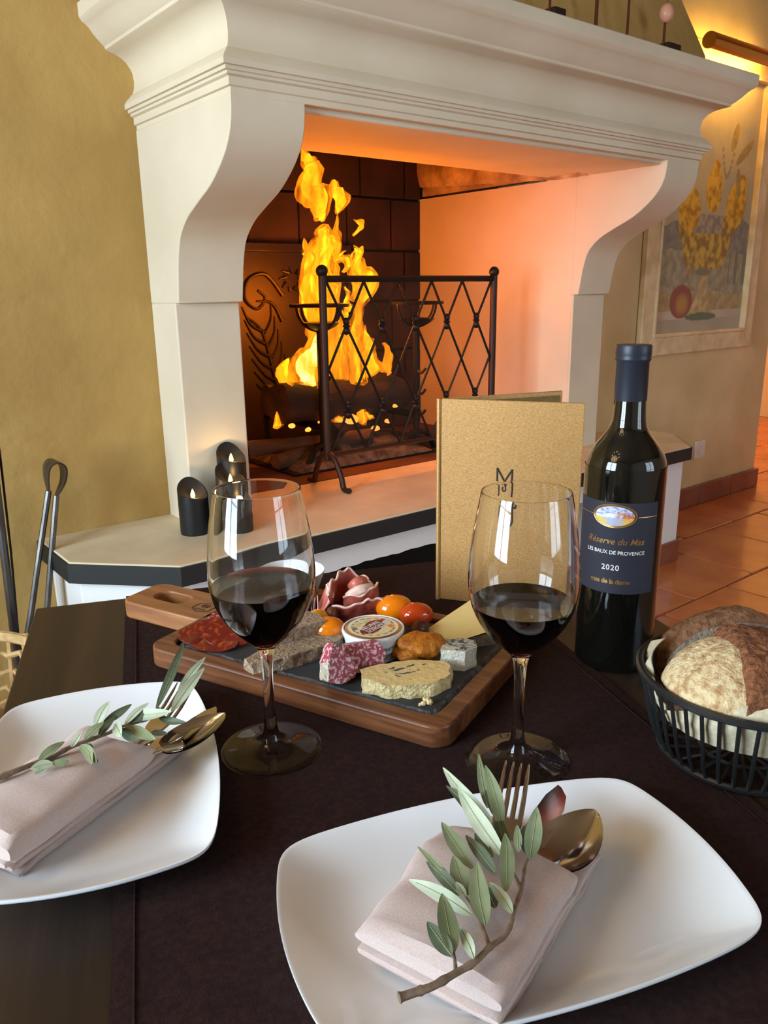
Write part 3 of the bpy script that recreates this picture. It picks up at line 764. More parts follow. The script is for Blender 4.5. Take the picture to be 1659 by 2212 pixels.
def still_life(u, v):
    n = fb3(u * 6, v * 8); n2 = fb3(u * 22, v * 26, 4)
    sky = mix((.52, .43, .26), (.42, .37, .26), .5 + n)
    c = sky
    mt = .43 + .045 * fb3(u * 4, 0, 9) + .03 * math.sin(u * 9)
    if v < mt: c = mix((.20, .19, .17), (.30, .28, .22), .5 + n2)
    if v < .33 + .02 * n: c = mix((.40, .35, .22), (.28, .25, .17), .5 + 1.3 * n2)
    if u > .78 and .2 < v < .33 and abs((u * 11) % 1 - .5) < .2: c = (.20, .21, .15)
    if v < .17 + .03 * n: c = mix((.36, .26, .12), (.46, .36, .18), .5 + n2)
    if v < .10: c = mix((.56, .47, .36), (.48, .40, .30), .5 + n)
    if v < .068: c = mix((.40, .34, .25), (.45, .38, .28), .5 + n)
    def el(cx, cy, rx, ry, rot=0):
        x, y = (u - cx), (v - cy); a, b = math.cos(rot), math.sin(rot)
        X, Y = (x * a + y * b) / rx, (-x * b + y * a) / ry
        return X * X + Y * Y
    # goblet
    if .075 < v < .25 and abs(u - .51) < .045 + .10 * max(0, (.16 - v) / .085) * (1 if v < .16 else 0): c = mix((.62, .46, .22), (.40, .28, .12), .5 + n2 + (u - .5) * 3)
    if el(.52, .073, .17, .016) < 1: c = (.16, .18, .12)
    if el(.50, .25, .08, .014) < 1: c = (.22, .22, .14)
    wtop = .30
    if .262 < v < .47:
        hw_ = .19 + .11 * min(1, (v - .262) / .16)
        if abs(u - .51) < hw_: c = mix((.62, .42, .09), (.30, .18, .05), .5 + 1.6 * n2 + abs(u - .5) * .9)
        if v > .40 and abs(u - .52) < .15: c = mix((.25, .23, .20), (.42, .36, .24), .5 + 2 * n2)
    for cx, cy, rx, ry, ro in ((.31, .485, .11, .085, -.1), (.545, .565, .085, .085, .05), (.80, .515, .11, .09, .25)):
        for k, (ex, ey, a, b) in enumerate(((cx, cy, rx, ry), (cx + .03 * ro * 6, cy + ry * .75, rx * .5, ry * .6))):
            if el(ex, ey, a, b, ro) < 1: c = mix((.74, .44, .05), (.42, .20, .02), .35 + 1.5 * n2 + (cx - u) * -1.5)
    if el(.30, .135, .115, .066) < 1: c = mix((.30, .10, .07), (.46, .25, .08), 1.2 - 1.3 * el(.31, .125, .08, .05))
    for cx, cy, rx, ry, ro in ((.72, .77, .03, .06, -.5), (.84, .72, .10, .022, .5), (.80, .60, .025, .06, .3), (.50, .20, .0, .0, 0), (.36, .245, .05, .015, .7)):
        if rx and el(cx, cy, rx, ry, ro) < 1: c = mix((.42, .28, .07), (.30, .24, .10), .5 + 2 * n2)
    for k in range(12):
        t = k / 11; ex, ey = .60 + .12 * t, .72 - .10 * math.sin(t * 3)
        if el(ex, ey, .012, .010) < 1: c = (.34, .27, .14)
    return c
mb = MB(); cols_ = []
NU, NV = 180, 250
cw, ch = PW - fw_ + .006, PH - fw_ + .006
def cf_(u, w):
    cols_.append(still_life(u, w)); return (-cw + 2 * cw * u, -.012, -ch + 2 * ch * w)
mb.grid(cf_, NU, NV)
mb.obj('canvas', M['paint'], pt, colors=cols_)

lm = thing('picture_lamp', 3.60, DW, 2.10, 'brass tubular picture lamp glowing above the painting', 'lamp')
mb = MB(); n = 16
v, f = [], []
for x in (-.30, .30):
    for r in (.032, .029):
        for i in range(n + 1):
            a = math.radians(75 + 185 * i / n)
            v.append((x, -.125 + r * math.cos(a), -.035 + r * math.sin(a)))
k = n + 1
for i in range(n):
    f += [(i, i + 1, 2 * k + i + 1, 2 * k + i), (k + i, k + i + 1, 3 * k + i + 1, 3 * k + i)]
f += [(0, k, 3 * k, 2 * k), (n, k + n, 3 * k + n, 2 * k + n)]
for x in (-.30, .30):
    mb.tube([(x - .004, -.125, -.035), (x + .004, -.125, -.035)], .032, 20)
mb.add(v, f).obj('shade', M['brass'], lm)
M['bulb'] = emat('lamp_bulb', (1.0, .60, .10), 24.0)
MB().tube([(-.26, -.125, -.040), (.26, -.125, -.040)], .010, 10).obj('bulb', M['bulb'], lm)
MB().tube(spline([(0, -.10, -.02), (0, -.06, .02), (0, -.02, .0), (0, -.003, -.04)], 5), .007, 8).obj('arm', M['brass'], lm)
l = bpy.data.lights.new('picture_lamp_light', 'AREA'); l.shape = 'RECTANGLE'; l.size = .5; l.size_y = .03; l.energy = 3.0; l.color = (1.0, .48, .08)
lo = bpy.data.objects.new('picture_lamp_light', l); COL.objects.link(lo); lo.parent = lm; lo.location = (0, -.108, -.045); lo.rotation_euler = (math.radians(62), 0, 0)
MB().box(-.03, .03, -.012, 0, -.08, -.01).obj('bracket', M['brass'], lm, bevel=.003)

so = thing('wall_socket', 3.735, DW, .293, 'white round-well wall socket beside the hearth end', 'socket')
MB().box(-.047, .047, -.012, 0, -.046, .046).obj('plate', M['plastic'], so, bevel=.004)
mb = MB()
mb.lathe([(.026, 0), (.026, .003), (.021, .003), (.019, -.001), (0, -.001)], 24).xf(Matrix.Translation((0, -.012, 0)) @ Matrix.Rotation(PI / 2, 4, 'X'))
mb.obj('well', M['plastic'], so)

# ornaments standing on the mantel
M['redrod'] = mk('dark_red_rod', srgb(92, 40, 20), .45, metal=.3)
M['pink'] = mk('pink_ball', srgb(214, 150, 120), .45, coat=.2)
M['block'] = mk('dark_block', srgb(38, 20, 14), .5)
for s, wdt, hb, balls, lab in ((1.85, .045, .052, (.36,), 'thin red rod ornament on a dark block, leftmost on the mantel'),
                       (2.049, .03, .03, (.40,), 'thick red rod ornament on the mantel, second from the left'),
                       (2.197, .03, .03, (.34,), 'plain red rod ornament on the mantel, third from the left'),
                       (2.384, .067, .052, (.133,), 'red rod ornament with pink ball and dark block on the mantel')):
    o = thing('mantel_ornament', s, 1.60, 1.771, lab, 'ornament', 'rod ornaments on the mantel')
    MB().box(-.002, wdt, -.02, .02, 0, hb).obj('base_block', M['block'], o, bevel=.002)
    r = .0038 if s != 2.049 else .0052
    MB().tube([(0, 0, hb - .01), (0, 0, balls[0])], r, 8).obj('rod', M['redrod'], o)
    MB().ball((.004, 0, balls[0]), .022, 16, 10, (1, 1, 1.25)).obj('ball', M['pink'], o)
    MB().tube([(.004, 0, balls[0] + .02), (.004, 0, balls[0] + .16)], .0012, 6).obj('wire', M['redrod'], o)

# chandelier over the room, behind the table
cd = thing('chandelier', -.55, .55, 2.05, 'small iron chandelier with warm candle bulbs hanging over the room', 'chandelier')
M['cbulb'] = emat('candle_bulb', (1.0, .70, .34), 30.0)
MB().tube([(0, 0, -.05), (0, 0, .70)], .01, 8).obj('stem', M['iron'], cd)
for k in range(8):
    a = 2 * PI * k / 8
    MB().tube(spline([(0, 0, -.03), (.12 * math.cos(a), .12 * math.sin(a), -.10), (.26 * math.cos(a), .26 * math.sin(a), -.02), (.28 * math.cos(a), .28 * math.sin(a), .03)], 5), .006, 6).obj('arm', M['iron'], cd)
    MB().lathe([(0, .03), (.012, .035), (.016, .06), (.010, .085), (0, .105)], 10, .28 * math.cos(a), .28 * math.sin(a)).obj('bulb', M['cbulb'], cd)
l = bpy.data.lights.new('chandelier_light', 'POINT'); l.energy = 7; l.color = (1.0, .60, .26); l.shadow_soft_size = .22
lo = bpy.data.objects.new('chandelier_light', l); COL.objects.link(lo); lo.parent = cd; lo.location = (0, 0, -.22)

# ================================================================== TABLE
TZ = .75
TX0, TX1, TY0, TY1 = -.147, .512, .06, .932
tb = E('table', ((TX0 + TX1) / 2, (TY0 + TY1) / 2, 0), 0, 'dark stained wooden dining table under the brown runner', 'table')
hx, hy = (TX1 - TX0) / 2, (TY1 - TY0) / 2
pw = 2 * hx / 4
for i in range(4):
    MB().box(-hx + pw * i + .0006, -hx + pw * (i + 1) - .0006, -hy, hy, TZ - .034, TZ).obj('plank', M['tablewood'], tb, bevel=.0015)
MB().box(-hx + .05, hx - .05, -hy + .05, hy - .05, TZ - .11, TZ - .034).obj('apron', M['tablewood'], tb)
for sx in (-1, 1):
    for sy in (-1, 1):
        x, y = sx * (hx - .06), sy * (hy - .06)
        MB().box(x - .03, x + .03, y - .03, y + .03, 0, TZ - .034).obj('leg', M['tablewood'], tb, bevel=.004)
# runner, falling over the two ends
RX0, RX1 = -.0465, .3815
def runner_f(top):
    off = .0016 if top else .0002
    def fn(u, w):
        x = RX0 + (RX1 - RX0) * u
        L = (TY1 - TY0); drop = .16; t = -drop + (L + 2 * drop) * w
        wr = noise.noise(Vector((x * 9, t * 7, 0))) * .0006 + .0006
        if t < 0: y, z = TY0 - off - .002, TZ + t
        elif t > L: y, z = TY1 + off + .002, TZ - (t - L)
        else: y, z = TY0 + t, TZ + off + wr * (1 if top else 0)
        return (x, y, z)
    return fn
mb = MB(); NUr, NVr = 40, 120
mb.grid(runner_f(True), NUr, NVr)
rn = mb.obj('table_runner', M['runner'], None, label='dark brown linen table runner lying across the table', cat='table runner')
for x in (RX0 + .012, RX1 - .012):
    MB().tube([(x, y, TZ + .0028) for y in [TY0 + .01 + i * .0862 for i in range(11)]], .0006, 5).obj('hem_stitching', M['runner'], rn)

def roundrect(cx, cy, hx, hy, r, n=6):
    out = []
    for sx, sy, a0 in ((1, 1, 0), (-1, 1, 90), (-1, -1, 180), (1, -1, 270)):
        for k in range(n):
            a = math.radians(a0 + 90 * k / (n - 1))
            out.append((cx + sx * (hx - r) + r * math.cos(a), cy + sy * (hy - r) + r * math.sin(a)))
    return out
def ring(mb, outer, inner, z0, z1):
    n = len(outer)
    v = [(x, y, z0) for x, y in outer] + [(x, y, z1) for x, y in outer] + [(x, y, z1) for x, y in inner] + [(x, y, z0) for x, y in inner]
    f = []
    for i in range(n):
        j = (i + 1) % n
        for k in range(4): f.append((k * n + i, k * n + j, ((k + 1) % 4) * n + j, ((k + 1) % 4) * n + i))
    return mb.add(v, f)

# ------------------------------------------------------------------ lettering
def text_mesh(body, size, shear=0.0, spacing=1.0, bold=0.0, align='CENTER'):
    cu = bpy.data.curves.new('lettering', 'FONT'); cu.body = body; cu.size = size; cu.shear = shear
    cu.space_character = spacing; cu.align_x = align; cu.offset = bold; cu.resolution_u = 3
    o = bpy.data.objects.new('lettering', cu); COL.objects.link(o)
    bpy.context.view_layer.update()
    ev = o.evaluated_get(bpy.context.evaluated_depsgraph_get())
    me = ev.to_mesh()
    v = [(p.co.x, p.co.y) for p in me.vertices]; f = [tuple(p.vertices) for p in me.polygons]
    ev.to_mesh_clear(); bpy.data.objects.remove(o); bpy.data.curves.remove(cu)
    return v, f

# ------------------------------------------------------------------ plates
def plate(cx, cy, ca, cb, sx_, sy_, label):
    """four bowed sides meeting in softly rounded corners"""
    t = E('plate', (cx, cy, TZ + .0022), 0, label, 'plate', 'white rectangular plates')
    raw = []
    for (x0, y0), (x1, y1), nx, ny, sg in (((ca, -cb), (ca, cb), 1, 0, sx_), ((ca, cb), (-ca, cb), 0, 1, sy_), ((-ca, cb), (-ca, -cb), -1, 0, sx_), ((-ca, -cb), (ca, -cb), 0, -1, sy_)):
        for k in range(40):
            q = k / 40; h_ = 4 * sg * q * (1 - q)
            raw.append(Vector((x0 + (x1 - x0) * q + nx * h_, y0 + (y1 - y0) * q + ny * h_, 0)))
    m_ = len(raw)
    for _ in range(14):
        raw = [(raw[i - 1] + raw[i] * 2 + raw[(i + 1) % m_]) / 4 for i in range(m_)]
    N = m_
    def out(k, r): return (raw[k].x * r, raw[k].y * r)
    def hz(r):
        k = max(0, min(1, (r - .60) / .40)); return .0045 + .0165 * (k * k * (1.4 - .4 * k))
    rows = [(r, hz(r)) for r in (0.02, .2, .4, .55, .62, .68, .74, .80, .86, .91, .95, .98, .993)]
    rows += [(1.0, hz(1) - .0004), (1.001, hz(1) - .0018), (.995, hz(1) - .0034)]
    rows += [(r, hz(r) - .0042) for r in (.95, .88, .80, .74)] + [(.70, .0005), (.62, .0), (.55, .002), (.02, .002)]
    mb = MB(); v, f = [], []
    for r, z in rows: v += [(*out(k, r), z) for k in range(N)]
    for i in range(len(rows) - 1):
        for k in range(N): f.append((i * N + k, i * N + (k + 1) % N, (i + 1) * N + (k + 1) % N, (i + 1) * N + k))
    f += [tuple(range(N)), tuple(range((len(rows) - 1) * N, len(rows) * N))]
    mb.add(v, f).obj('dish', M['porcelain'], t, ang=60)
    return t
plate(.1722, .3415, .1185, .0715, .0120, .0115, 'white rectangular plate with soft corners in the foreground at the right')
plate(-.0600, .5350, .0735, .1135, .0125, .0115, 'white rectangular plate with soft corners at the left edge')

# ------------------------------------------------------------------ napkins
def slab(x0, x1, y0, y1, z0, z1, dome=0.0, seed=0, endcurve=0.0, wr=.0008):
    mb = MB(); N_, Q = 22, 28
    v, f = [], []
    for i in range(N_):
        u = i / (N_ - 1)
        e = min(1, min(u, 1 - u) / .04); sh = math.sqrt(max(0.0, 1 - (1 - e) ** 2)) * .55 + .45
        for k in range(Q):
            a = 2 * PI * k / Q; c, s_ = math.cos(a), math.sin(a)
            py = math.copysign(abs(c) ** .28, c); pz = math.copysign(abs(s_) ** .55, s_)
            yy = (y0 + y1) / 2 + (y1 - y0) / 2 * py
            x = x0 + (x1 - x0) * u - endcurve * (py ** 2) * max(0, u - .5) * 2
            zz = (z0 + z1) / 2 + (z1 - z0) / 2 * pz * sh
            if pz > 0: zz += dome * (1 - py * py) * math.sin(PI * min(1, max(0, .1 + .85 * u)))
            p = Vector((x, yy, zz))
            w = noise.noise(Vector((x * 38 + seed, yy * 30, seed))) * wr * (2.2 if pz > 0 else .3) + noise.noise(Vector((x * 90, yy * 14 + seed, seed))) * wr * .6
            v.append((p.x + w * .5, p.y + w, p.z + w * (1 if pz > -.2 else 0)))
    for i in range(N_ - 1):
        for k in range(Q): f.append((i * Q + k, i * Q + (k + 1) % Q, (i + 1) * Q + (k + 1) % Q, (i + 1) * Q + k))
    f += [tuple(range(Q)), tuple(range((N_ - 1) * Q, N_ * Q))]
    return mb.add(v, f)
def napkin(ox, oy, ax, ay, w0, w1, xp, xb, label, seed, hz, bulge=.001):
    t = E('napkin', (ox, oy, TZ + .0072), math.atan2(ay, ax), label, 'napkin', 'folded taupe napkins')
    slab(.010, xb, w0 + .002, w1 - .004, 0, .007, .0, seed).obj('fold', M['napkin'], t)
    slab(.006, xb - .006, w0 + .001, w1 - .012, .0065, .0125, .0, seed + 3).obj('fold', M['napkin'], t)
    slab(.001, xp - .004, w0, w1 - .001, .012, .0195, .0, seed + 5).obj('fold', M['napkin'], t)
    slab(.0, xp, w0 - bulge, w1, .0165 if bulge > .005 else .0195, hz, .004, seed + 8, endcurve=.004 if bulge < .005 else -.010, wr=.0012).obj('pocket', M['napkin'], t)
    return t
napkin(.104, .288, .766, .643, -.038, .043, .102, .152, 'taupe linen napkin folded into a pouch on the front plate', 1, .0345)
napkin(-.1267, .4609, .69, .725, -.027, .026, .113, .166, 'taupe linen napkin folded into a pouch on the left plate', 12, .0370, .008)

# ------------------------------------------------------------------ cutlery
def place(t, tip, base, ztip, zbase):
    a, b = Vector((*base, zbase)), Vector((*tip, ztip))
    x = (b - a).normalized(); y = Vector((0, 0, 1)).cross(x).normalized(); z = x.cross(y)
    t.matrix_world = Matrix(((x.x, y.x, z.x, a.x), (x.y, y.y, z.y, a.y), (x.z, y.z, z.z, a.z), (0, 0, 0, 1)))
    return (b - a).length
def flatbar(pts, th):
    mb = MB(); v = []; n = len(pts)
    for x, w, z in pts:
        v += [(x, -w, z - th / 2), (x, w, z - th / 2), (x, w, z + th / 2), (x, -w, z + th / 2)]
    f = [(i * 4 + k, i * 4 + (k + 1) % 4, i * 4 + 4 + (k + 1) % 4, i * 4 + 4 + k) for i in range(n - 1) for k in range(4)]
    f += [(3, 2, 1, 0), ((n - 1) * 4, (n - 1) * 4 + 1, (n - 1) * 4 + 2, (n - 1) * 4 + 3)]
    return mb.add(v, f)
HND = [(-.075, .0055, -.004), (-.06, .006, -.0035), (-.04, .0045, -.002), (-.015, .0026, -.0005)]
def spoon(tip, base, w, zt, zb, label, hl=1.0, bend_=0.0):
    t = E('spoon', (0, 0, 0), 0, label, 'spoon', 'spoons in the napkins'); L = place(t, tip, base, zt, zb)
    def fn(k):
        def g(u, q):
            x = L * u; hw = w / 2 * (math.sin(PI * min(1, u ** .78)) ** .62) if 0 < u < 1 else .0008
            a = (q - .5) * 2
            dz = -.0085 * (1 - a * a) * math.sin(PI * min(1, .06 + .92 * u)) * (1 if 0 < u < 1 else 0) + k
            return (x, a * hw, dz + .0012 * u)
        return g
    mb = MB().grid(fn(0), 22, 13).grid(fn(-.0011), 22, 13)
    mb.obj('bowl', M['steel'], t, ang=60)
    hb_ = flatbar([(x * hl, w_, z_) for x, w_, z_ in HND] + [(.002, .0028, .0)], .0022)
    hb_.v = [(x, y + bend_ * min(0, x), z) for x, y, z in hb_.v]
    hb_.obj('handle', M['steel'], t, bevel=.0008)
def knife(tip, base, w, zt, zb, label, hl=1.0, bend_=0.0):
    t = E('knife', (0, 0, 0), 0, label, 'knife', 'knives in the napkins'); L = place(t, tip, base, zt, zb)
    up = [(0, w / 2), (L * .5, w / 2), (L * .78, w * .42), (L, w * .18)]
    lo_ = [(L * .97, -.0), (L * .85, -w * .34), (L * .65, -w * .5), (0, -w / 2)]
    MB().prism(up + lo_, 'z', -.0006, .0006).obj('blade', M['steel'], t)
    hb_ = flatbar([(-.075 * hl, .0075, -.001), (-.05 * hl, .0075, -.001), (-.012 * hl, .006, 0), (.002, .005, 0)], .004)
    hb_.v = [(x, y + bend_ * min(0, x), z) for x, y, z in hb_.v]
    hb_.obj('handle', M['steel'], t, bevel=.0012)
def fork(tip, base, w, zt, zb, label, hl=1.0, bend_=0.0):
    t = E('fork', (0, 0, 0), 0, label, 'fork', 'forks in the napkins'); L = place(t, tip, base, zt, zb)
    flatbar([(-.006, .0028, .0), (.0, .004, .0), (L * .12, w * .42, -.001), (L * .30, w * .5, -.002), (L * .36, w * .5, -.0022)], .0018).obj('root', M['steel'], t, bevel=.0006)
    for i in range(4):
        y = (-1.5 + i) * w / 3.7
        P_ = [(L * .33, y, -.0022), (L * .6, y, -.0012), (L * .85, y, .002), (L, y, .0045)]
        MB().tube(P_, [.0017, .0016, .0013, .0005], 6, flat=.7).obj('tine', M['steel'], t)
    hb_ = flatbar([(x * hl, w_, z_) for x, w_, z_ in HND] + [(.002, .004, 0)], .0022)
    hb_.v = [(x, y + bend_ * min(0, x), z) for x, y, z in hb_.v]
    hb_.obj('handle', M['steel'], t, bevel=.0008)
spoon((.2395, .3623), (.1895, .3320), .036, .791, .786, 'steel spoon lying face up in the front plate napkin')
knife((.2335, .3915), (.1925, .3548), .016, .790, .784, 'steel knife standing out of the front plate napkin')
fork((.2085, .4062), (.1751, .3576), .0185, .800, .785, 'steel fork standing out of the front plate napkin')
spoon((.0345, .5475), (-.0150, .5235), .031, .792, .785, 'steel spoon lying face up in the left plate napkin', .5, -.45)
knife((.0305, .5640), (-.0010, .5425), .015, .789, .783, 'steel knife standing out of the left plate napkin', .45, -.4)
fork((.0085, .5975), (-.0215, .5500), .0180, .7925, .785, 'steel fork standing out of the left plate napkin', .7, -.3)

# ------------------------------------------------------------------ olive sprigs
LEAF_R = [
  ((0.1543, 0.3999, 0.815), (0.1685, 0.3573, 0.803), 0.0059, 'p'),
  ((0.1747, 0.3924, 0.825), (0.1715, 0.3701, 0.803), 0.0042, 'g'),
  ((0.1737, 0.3803, 0.825), (0.1711, 0.3505, 0.803), 0.0064, 'g'),
  ((0.1765, 0.3832, 0.812), (0.1725, 0.3617, 0.803), 0.0050, 'd'),
  ((0.1522, 0.3887, 0.81), (0.161, 0.3528, 0.803), 0.0041, 'd'),
  ((0.1537, 0.3747, 0.818), (0.1626, 0.3291, 0.803), 0.0074, 'p'),
  ((0.1364, 0.355, 0.812), (0.1429, 0.326, 0.803), 0.0066, 'g'),
  ((0.1347, 0.3323, 0.808), (0.1331, 0.3088, 0.803), 0.0075, 'g'),
  ((0.1645, 0.3322, 0.815), (0.1526, 0.3053, 0.803), 0.0062, 'g'),
  ((0.1481, 0.3479, 0.806), (0.1532, 0.3191, 0.803), 0.0050, 'd'),
  ((0.1549, 0.3505, 0.804), (0.1567, 0.3306, 0.803), 0.0042, 'd'),
  ((0.118, 0.3423, 0.81), (0.1294, 0.3153, 0.803), 0.0027, 'g'),
  ((0.1201, 0.3346, 0.806), (0.1293, 0.31, 0.803), 0.0048, 'd'),
  ((0.1054, 0.3203, 0.81), (0.1295, 0.2959, 0.803), 0.0057, 'p'),
  ((0.1412, 0.3165, 0.815), (0.1337, 0.2881, 0.803), 0.0078, 'g'),
  ((0.147, 0.3124, 0.804), (0.1493, 0.2909, 0.803), 0.0045, 'p'),
  ((0.1869, 0.3389, 0.822), (0.175, 0.3229, 0.803), 0.0072, 'g'),
  ((0.1806, 0.3408, 0.81), (0.1756, 0.3269, 0.803), 0.0051, 'd'),
  ((0.1756, 0.3401, 0.812), (0.1719, 0.33, 0.803), 0.0034, 'g'),
  ((0.1174, 0.3041, 0.812), (0.1132, 0.2776, 0.803), 0.0075, 'g'),
  ((0.1064, 0.2952, 0.806), (0.1115, 0.2757, 0.803), 0.0060, 'd'),
  ((0.1215, 0.2913, 0.802), (0.1206, 0.2714, 0.803), 0.0040, 'p'),
  ((0.1433, 0.3146, 0.802), (0.143, 0.2968, 0.803), 0.0048, 'd'),
  ((0.1726, 0.3588, 0.806), (0.1671, 0.3315, 0.803), 0.0057, 'd'),
  ((0.1286, 0.3137, 0.808), (0.1311, 0.307, 0.803), 0.0031, 'p'),
]
TWIG_R = [
   [(0.0821, 0.2641, 0.8), (0.0905, 0.2647, 0.8), (0.0982, 0.2653, 0.8), (0.1096, 0.2685, 0.8), (0.1216, 0.272, 0.8), (0.1318, 0.2778, 0.8), (0.1428, 0.2828, 0.8), (0.1532, 0.2957, 0.8), (0.1639, 0.3091, 0.8), (0.1711, 0.3208, 0.8), (0.1758, 0.3264, 0.8)] ,
   [(0.1314, 0.2779, 0.8), (0.1329, 0.2878, 0.8), (0.1333, 0.2985, 0.8), (0.133, 0.3116, 0.8)] ,
   [(0.1626, 0.3074, 0.8), (0.1637, 0.3213, 0.8), (0.1643, 0.3324, 0.8), (0.1679, 0.3514, 0.8), (0.1704, 0.3635, 0.8)] ,
   [(0.111, 0.2691, 0.8), (0.1143, 0.2804, 0.8)] ,
]
LEAF_L = [
  ((0.0101, 0.6257, 0.82), (-0.0147, 0.5532, 0.803), 0.0054, 'd'),
  ((0.0253, 0.5926, 0.82), (0.002, 0.5752, 0.803), 0.0042, 'p'),
  ((0.023, 0.5781, 0.818), (-0.004, 0.5448, 0.803), 0.0067, 'p'),
  ((-0.0468, 0.5512, 0.815), (-0.0571, 0.5404, 0.803), 0.0055, 'p'),
  ((-0.0319, 0.5515, 0.81), (-0.0519, 0.5427, 0.803), 0.0051, 'd'),
  ((-0.0197, 0.5459, 0.812), (-0.0369, 0.5365, 0.803), 0.0040, 'p'),
  ((-0.0043, 0.5278, 0.812), (-0.0338, 0.5489, 0.803), 0.0065, 'p'),
  ((0.0049, 0.522, 0.805), (-0.0131, 0.5381, 0.803), 0.0039, 'd'),
  ((-0.016, 0.5003, 0.808), (-0.0368, 0.5319, 0.803), 0.0063, 'g'),
  ((-0.0081, 0.5136, 0.803), (-0.0192, 0.5185, 0.803), 0.0031, 'd'),
  ((-0.057, 0.4921, 0.802), (-0.0602, 0.5169, 0.803), 0.0052, 'g'),
  ((-0.0536, 0.4938, 0.802), (-0.0624, 0.5183, 0.803), 0.0042, 'd'),
  ((-0.0382, 0.5077, 0.81), (-0.0439, 0.5387, 0.803), 0.0064, 'p'),
  ((-0.0504, 0.5311, 0.81), (-0.0636, 0.5241, 0.803), 0.0046, 'g'),
  ((-0.0753, 0.5164, 0.808), (-0.0909, 0.5065, 0.803), 0.0045, 'g'),
  ((-0.0952, 0.4974, 0.803), (-0.0816, 0.499, 0.803), 0.0048, 'p'),
  ((-0.0714, 0.4991, 0.803), (-0.0817, 0.4996, 0.803), 0.0038, 'g'),
  ((-0.0643, 0.5229, 0.81), (-0.0715, 0.5164, 0.803), 0.0032, 'p'),
  ((-0.0541, 0.4929, 0.802), (-0.0659, 0.517, 0.803), 0.0052, 'g'),
  ((-0.0431, 0.5459, 0.806), (-0.054, 0.5254, 0.803), 0.0043, 'd'),
  ((-0.0274, 0.5123, 0.802), (-0.0393, 0.5301, 0.803), 0.0049, 'd'),
  ((-0.0206, 0.5385, 0.806), (-0.0369, 0.5391, 0.803), 0.0051, 'd'),
  ((-0.092, 0.492, 0.802), (-0.0852, 0.4947, 0.803), 0.0034, 'p'),
  ((-0.0123, 0.5476, 0.806), (-0.0273, 0.536, 0.803), 0.0043, 'd'),
]
TWIG_L = [
   [(-0.1166, 0.4956, 0.8), (-0.1137, 0.4978, 0.8), (-0.0973, 0.5066, 0.8), (-0.0857, 0.5108, 0.8), (-0.0739, 0.521, 0.8), (-0.0587, 0.5283, 0.8), (-0.0478, 0.5329, 0.8), (-0.0397, 0.5387, 0.8), (-0.0276, 0.5414, 0.8), (-0.0145, 0.5474, 0.8)] ,
]

def leaf(parent, org, tip, base, w, kind, seed):
    a, b = Vector(base) - org, Vector(tip) - org
    ax = b - a; L = ax.length; x = ax.normalized()
    up = Vector((-.284, -.959, .9)).normalized()
    rr = random.Random(seed)
    up = (up + Vector((rr.uniform(-.25, .25), rr.uniform(-.25, .25), 0))).normalized()
    y = up.cross(x).normalized(); z = x.cross(y)
    bow = rr.uniform(-.05, .05) * L; lift = rr.uniform(.02, .07) * L
    nu, nv = 12, 5
    def fn(th):
        def g(u, q):
            e = (q - .5) * 2
            hw = w * .64 * (math.sin(PI * (.03 + .965 * u ** .85)) ** .8) + .0002
            p = a + x * (L * u) + y * (e * hw + bow * math.sin(PI * u)) + z * (lift * math.sin(PI * u) - .22 * hw * (1 - abs(e)) + th)
            return p
        return g
    mb = MB(); mb.grid(fn(0), nu, nv); mb.grid(fn(-.00035), nu, nv)
    o = mb.obj('leaf', M['leaf_' + kind], parent, ang=75)
    rib = [fn(.0002)(i / 9, .5) for i in range(9)]
    MB().tube(rib, [.00024 - .000015 * i for i in range(9)], 5).obj('midrib', M['rib'], o)
def sprig(name, leaves, twigs, label):
    org = Vector(twigs[0][0]); org.z = TZ + .03
    t = E('olive_sprig', org, 0, label, 'olive sprig', 'olive sprigs on the napkins')
    for j, tw in enumerate(twigs):
        P_ = spline([Vector(p) - org for p in tw], 4); n = len(P_)
        r0, r1 = (.0021, .0008) if j == 0 else (.0011, .0006)
        MB().tube(P_, [(r0 + (r1 - r0) * i / (n - 1)) * (1.25 if i % 5 == 0 else 1) for i in range(n)], 7).obj('twig', M['twig'], t)
    for i, (tip, base, w, kind) in enumerate(leaves):
        leaf(t, org, tip, base, w, kind, i * 13 + len(leaves))
sprig('R', LEAF_R, TWIG_R, 'leafy olive sprig lying on the front plate napkin')
sprig('L', LEAF_L, TWIG_L, 'olive sprig with small leaves lying on the left plate napkin')

